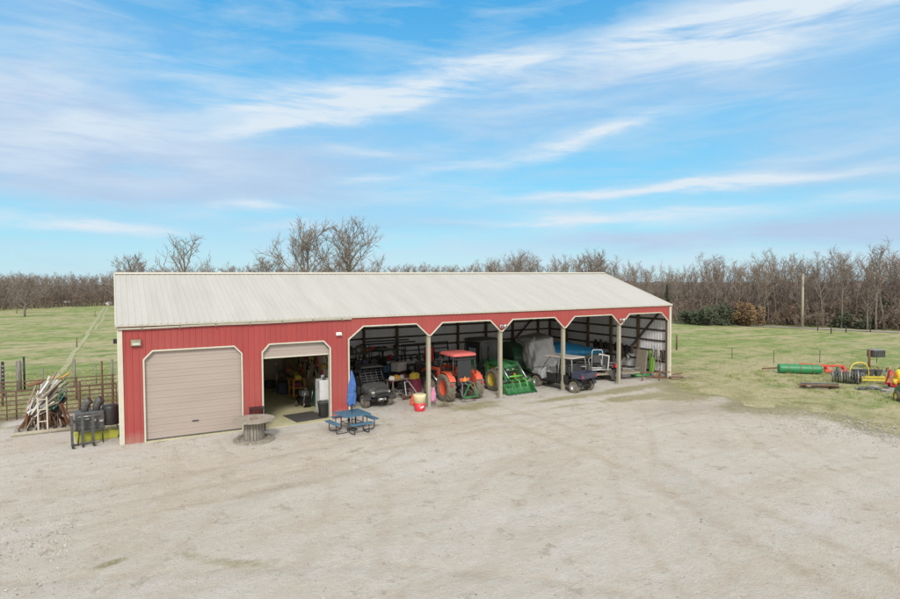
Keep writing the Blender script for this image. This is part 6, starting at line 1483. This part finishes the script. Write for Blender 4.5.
t=thing('utility_pole','tall pale wooden utility pole standing before the right wood','utility pole',(74.2,17.4,height(74.2,17.4))); m=MB(); m.tube([(0,0,-.3),(0,0,6.7)],[.17,.11],10); m.build('pole',M['postw'],t); m=MB(); m.tube([(0.05,-.05,6.4),(.05,-.16,6.45)],.06,8); m.build('insulator',M['grey'],t)

# ------------------------------------------------------------------ implements on the grass at right
t=thing('culvert_pipe','long green tank lying on the grass beside the red box blade','tank',(39.25,-3.05,0),math.atan2(-1.5,1.65))
m=MB(); m.lathe([(0,-1.28),(.26,-1.28),(.31,-1.24),(.32,-1.18),(.315,1.18),(.31,1.24),(.26,1.28),(0,1.28)],26,0,Matrix.Translation((0,0,.30))@RX); m.build('shell',M['tankg'],t)
m=MB(); 
for x in (-.7,0,.7): m.lathe([(.318,x-.02),(.328,x-.01),(.328,x+.01),(.318,x+.02)],24,0,Matrix.Translation((0,0,.30))@RX)
m.build('band',M['rust'],t)
m=MB(); m.tube([(1.28,0,.38),(1.36,0,.38)],.08,10); m.build('valve',M['silver'],t)
for x in (-.8,.8): m=MB(); m.bb(x-.06,x+.06,-.3,.3,-.02,.06); m.build('skid',M['rust'],t)
o=MB(); o.tube([(-.5,0,.12),(.5,0,.16)],.05,8); o=o.build('rusty_bar',M['rust']); tag(o,'rusty bar on the grass left of the green tank','bar',None,(38.9,-1.2,0),-.5)
t=thing('red_box_implement','bright red box blade implement lying behind the green tank','farm implement',(41.2,-3.4,0),math.atan2(-1.2,1.5))
m=MB(); m.bb(-1.3,1.3,-.05,.05,.34,.48); m.bb(-.1,1.3,-.75,-.65,.10,.26); m.build('blade',M['orange'],t,bevel=.01)
for x in (-1.2,.2,1.25): m=MB(); m.prism([(-.75,.05),(.1,.1),(.1,.42),(-.3,.36)],x-.04,x+.04,'x'); m.build('side_plate',M['redp'],t)
m=MB(); m.beam((-1.3,.1,.52),(1.4,-.1,.40),.07,.07); m.build('hitch_frame',M['orange'],t)
t=thing('drill_post','short dark green post box beside the grey ring roller','post',(40.2,-4.95,0)); m=MB(); m.tube([(0,0,0),(0,0,.62)],.10,10); m.build('body',M['dgreen'],t,); m=MB(); m.bb(-.3,.4,-.08,.08,0,.08); m.build('base',M['green'],t)
random.seed(51)
for k in range(11):
    o=MB(); l_=rnd(1.2,2.1); o.box(0,0,.03,l_,rnd(.08,.18),.05); o=o.build('old_board',M['plank'] if k%3==0 else (M['dgrey'] if k%3==1 else M['rust'])); tag(o,'dark old board in the low pile on the grass before the green tank','board','pile of old boards on the grass',(34.95+rnd(-.35,.35),-6.75+rnd(-.3,.3),.0+.025*k),-.75+rnd(-.25,.25)); o.rotation_euler[1]=rnd(-.02,.02)
t=thing('ring_roller','grey cast iron ring roller on the grass left of the yellow hoop','farm implement',(38.15,-6.6,0),math.atan2(-1.45,.8))
for k in range(11):
    x=-.74+.14*k; m=MB(); r_=.42 if k%2 else .37; m.lathe([(.1,-.055),(r_*.85,-.04),(r_,0),(r_*.85,.04),(.1,.055)],20,0,Matrix.Translation((x,0,.40))@RX); m.build('ring',M['dgrey'] if k%3 else M['grey'],t)
m=MB(); m.bb(-.85,.85,.46,.54,.5,.6); m.bb(-.85,-.8,-.1,.46,.40,.55); m.bb(.80,.85,-.1,.46,.40,.55); m.build('frame',M['grey'],t)
t=thing('hoop_planter','yellow framed planter with tall round hoop and dark seed boxes','farm implement',(39.35,-7.05,0),math.atan2(-.95,1.3))
m=MB(); m.tube([(-.92,0,0)]+[(-.40+.52*math.cos(R(a)),0,.72+.50*math.sin(R(a))) for a in range(180,-1,-20)]+[(.12,0,.1)],.038,8); m.build('hoop',M['yellow'],t)
m=MB(); m.bb(-.9,1.0,-.05,.05,.28,.38); m.bb(-.9,1.0,-.5,-.42,.18,.28); m.bb(-.9,-.8,-.5,.05,.2,.3); m.bb(.9,1.0,-.5,.05,.2,.3); m.build('toolbar',M['yellow'],t)
for k in range(4): x=-.55+.42*k; m=MB(); m.loft([[(x+a*.10,.15+b*.12,.35) for a,b in ((-1,-1),(1,-1),(1,1),(-1,1))],[(x+a*.18,.15+b*.2,.72) for a,b in ((-1,-1),(1,-1),(1,1),(-1,1))]]); o=m.build('seed_box',M['dgrey'],t,bevel=.02); m=MB(); m.bb(x-.19,x+.19,-.06,.36,.722,.76); m.build('lid',M['black'],o,bevel=.01)
t=thing('ring_roller','row of rusty harrow tines beyond the planter seed boxes','farm implement',(42.1,-7.9,0),math.atan2(-1.3,1.3)); t.name='tine_harrow'
m=MB(); m.bb(-1.8,1.8,-.04,.04,.42,.50); m.bb(-1.8,1.8,.5,.58,.42,.50); m.build('frame',M['grey'],t)
for k in range(12): x=-1.65+.3*k; m=MB(); m.tube([(x,(k%2)*.54,.48),(x,(k%2)*.54-.1,.75),(x,(k%2)*.54-.3,.7),(x,(k%2)*.54-.28,.2),(x,(k%2)*.54-.05,0)],.025,5); m.build('tine',M['rust' if k%3 else 'ochre'],t)
t=thing('box_on_post','dark ribbed box mounted on a rusty post behind the yellow hoop','post box',(45.6,-4.45,0),-.35); m=MB(); m.tube([(-.38,0,-.1),(-.38,0,1.35)],.075,8); m.build('post',M['rust'],t)
m=MB(); m.bb(-.30,.60,-.3,.3,.82,1.28); m.build('box',M['dgrey'],t,bevel=.03)
m=MB(); 
for k in range(6): m.bb(-.24+.15*k-.02,-.24+.15*k+.02,-.32,-.302,.86,1.24)
m.build('rib',M['black'],t); m=MB(); m.bb(-.34,.64,-.34,.34,1.285,1.32); m.build('lid',M['grey'],t)
t=thing('field_sprayer','red framed sprayer with round yellow tank at the right edge of the view','sprayer',(38.95,-9.15,0),math.atan2(-1.0,1.0))
m=MB(); m.lathe([(0,-.62),(.25,-.62),(.42,-.50),(.46,-.2),(.46,.2),(.42,.50),(.25,.62),(0,.62)],24,0,Matrix.Translation((.25,0,.68))@RX); o=m.build('tank',M['tank'],t); m=MB(); m.lathe([(0,1.12),(.13,1.12),(.13,1.18),(0,1.19)],14,0,Matrix.Translation((.25,0,0))); m.build('lid',M['black'],o)
m=MB(); m.bb(-.75,.95,-.42,-.34,.16,.26); m.bb(-.75,.95,.34,.42,.16,.26); m.beam((-.72,-.38,.2),(-.60,-.1,1.05),.06,.06); m.beam((-.72,.38,.2),(-.60,.1,1.05),.06,.06); m.beam((-.6,-.12,1.02),(-.6,.12,1.02),.06,.06); m.beam((-.60,-.1,1.0),(.0,-.4,.25),.05,.05); m.bb(.88,.95,-.4,.4,.16,.26); m.build('frame',M['redp'],t)
m=MB(); m.lathe([(0,0),(.14,0),(.14,.28),(0,.3)],12,0,Matrix.Translation((-.45,-.15,.26))); m.build('pump',M['yellow'],t)
m=MB(); m.beam((-.6,-.75,.5),(1.2,-.75,.5),.05,.05); m.build('boom',M['orange'],t)
for s_ in (-1,1): m=MB(); m.bb(-.6,.8,s_*.36-.03,s_*.36+.03,-.02,.16); m.build('skid',M['blackm'],t)
t=thing('green_implement','green painted implement corner on the grass at the right edge','farm implement',(35.45,-11.15,0),-.7)
m=MB(); m.prism([(-.6,.15),(.5,.1),(.6,.5),(.1,.85),(-.5,.75)],-.6,.6,'x'); m.build('housing',M['green'],t,bevel=.04); m=MB(); m.bb(-.8,.8,-.75,-.65,.1,.2); m.build('bar',M['dgreen'],t)
for s_ in (-1,1): wheel(t,s_*.72,.0,.26,.26,.16,.14,'rubber','yellow',8,s_)
for k in range(16):
    m=MB(); w_=rnd(.1,.28); m.loft([[(w_*rnd(.8,1.2)*math.cos(a),w_*rnd(.6,1)*math.sin(a),z*w_) for a in (0,1,2,3,4,5)] for z in (0,.35,.6)]); o=m.build('field_stone',M['concrete' if k%2 else 'dgrey'],bevel=.01); tag(o,'dark stone among those on the grass below the yellow sprayer','stone','stones below the yellow sprayer',(37.4+rnd(-.8,.9),-8.6+rnd(-.7,.6),-.02),rnd(0,3))
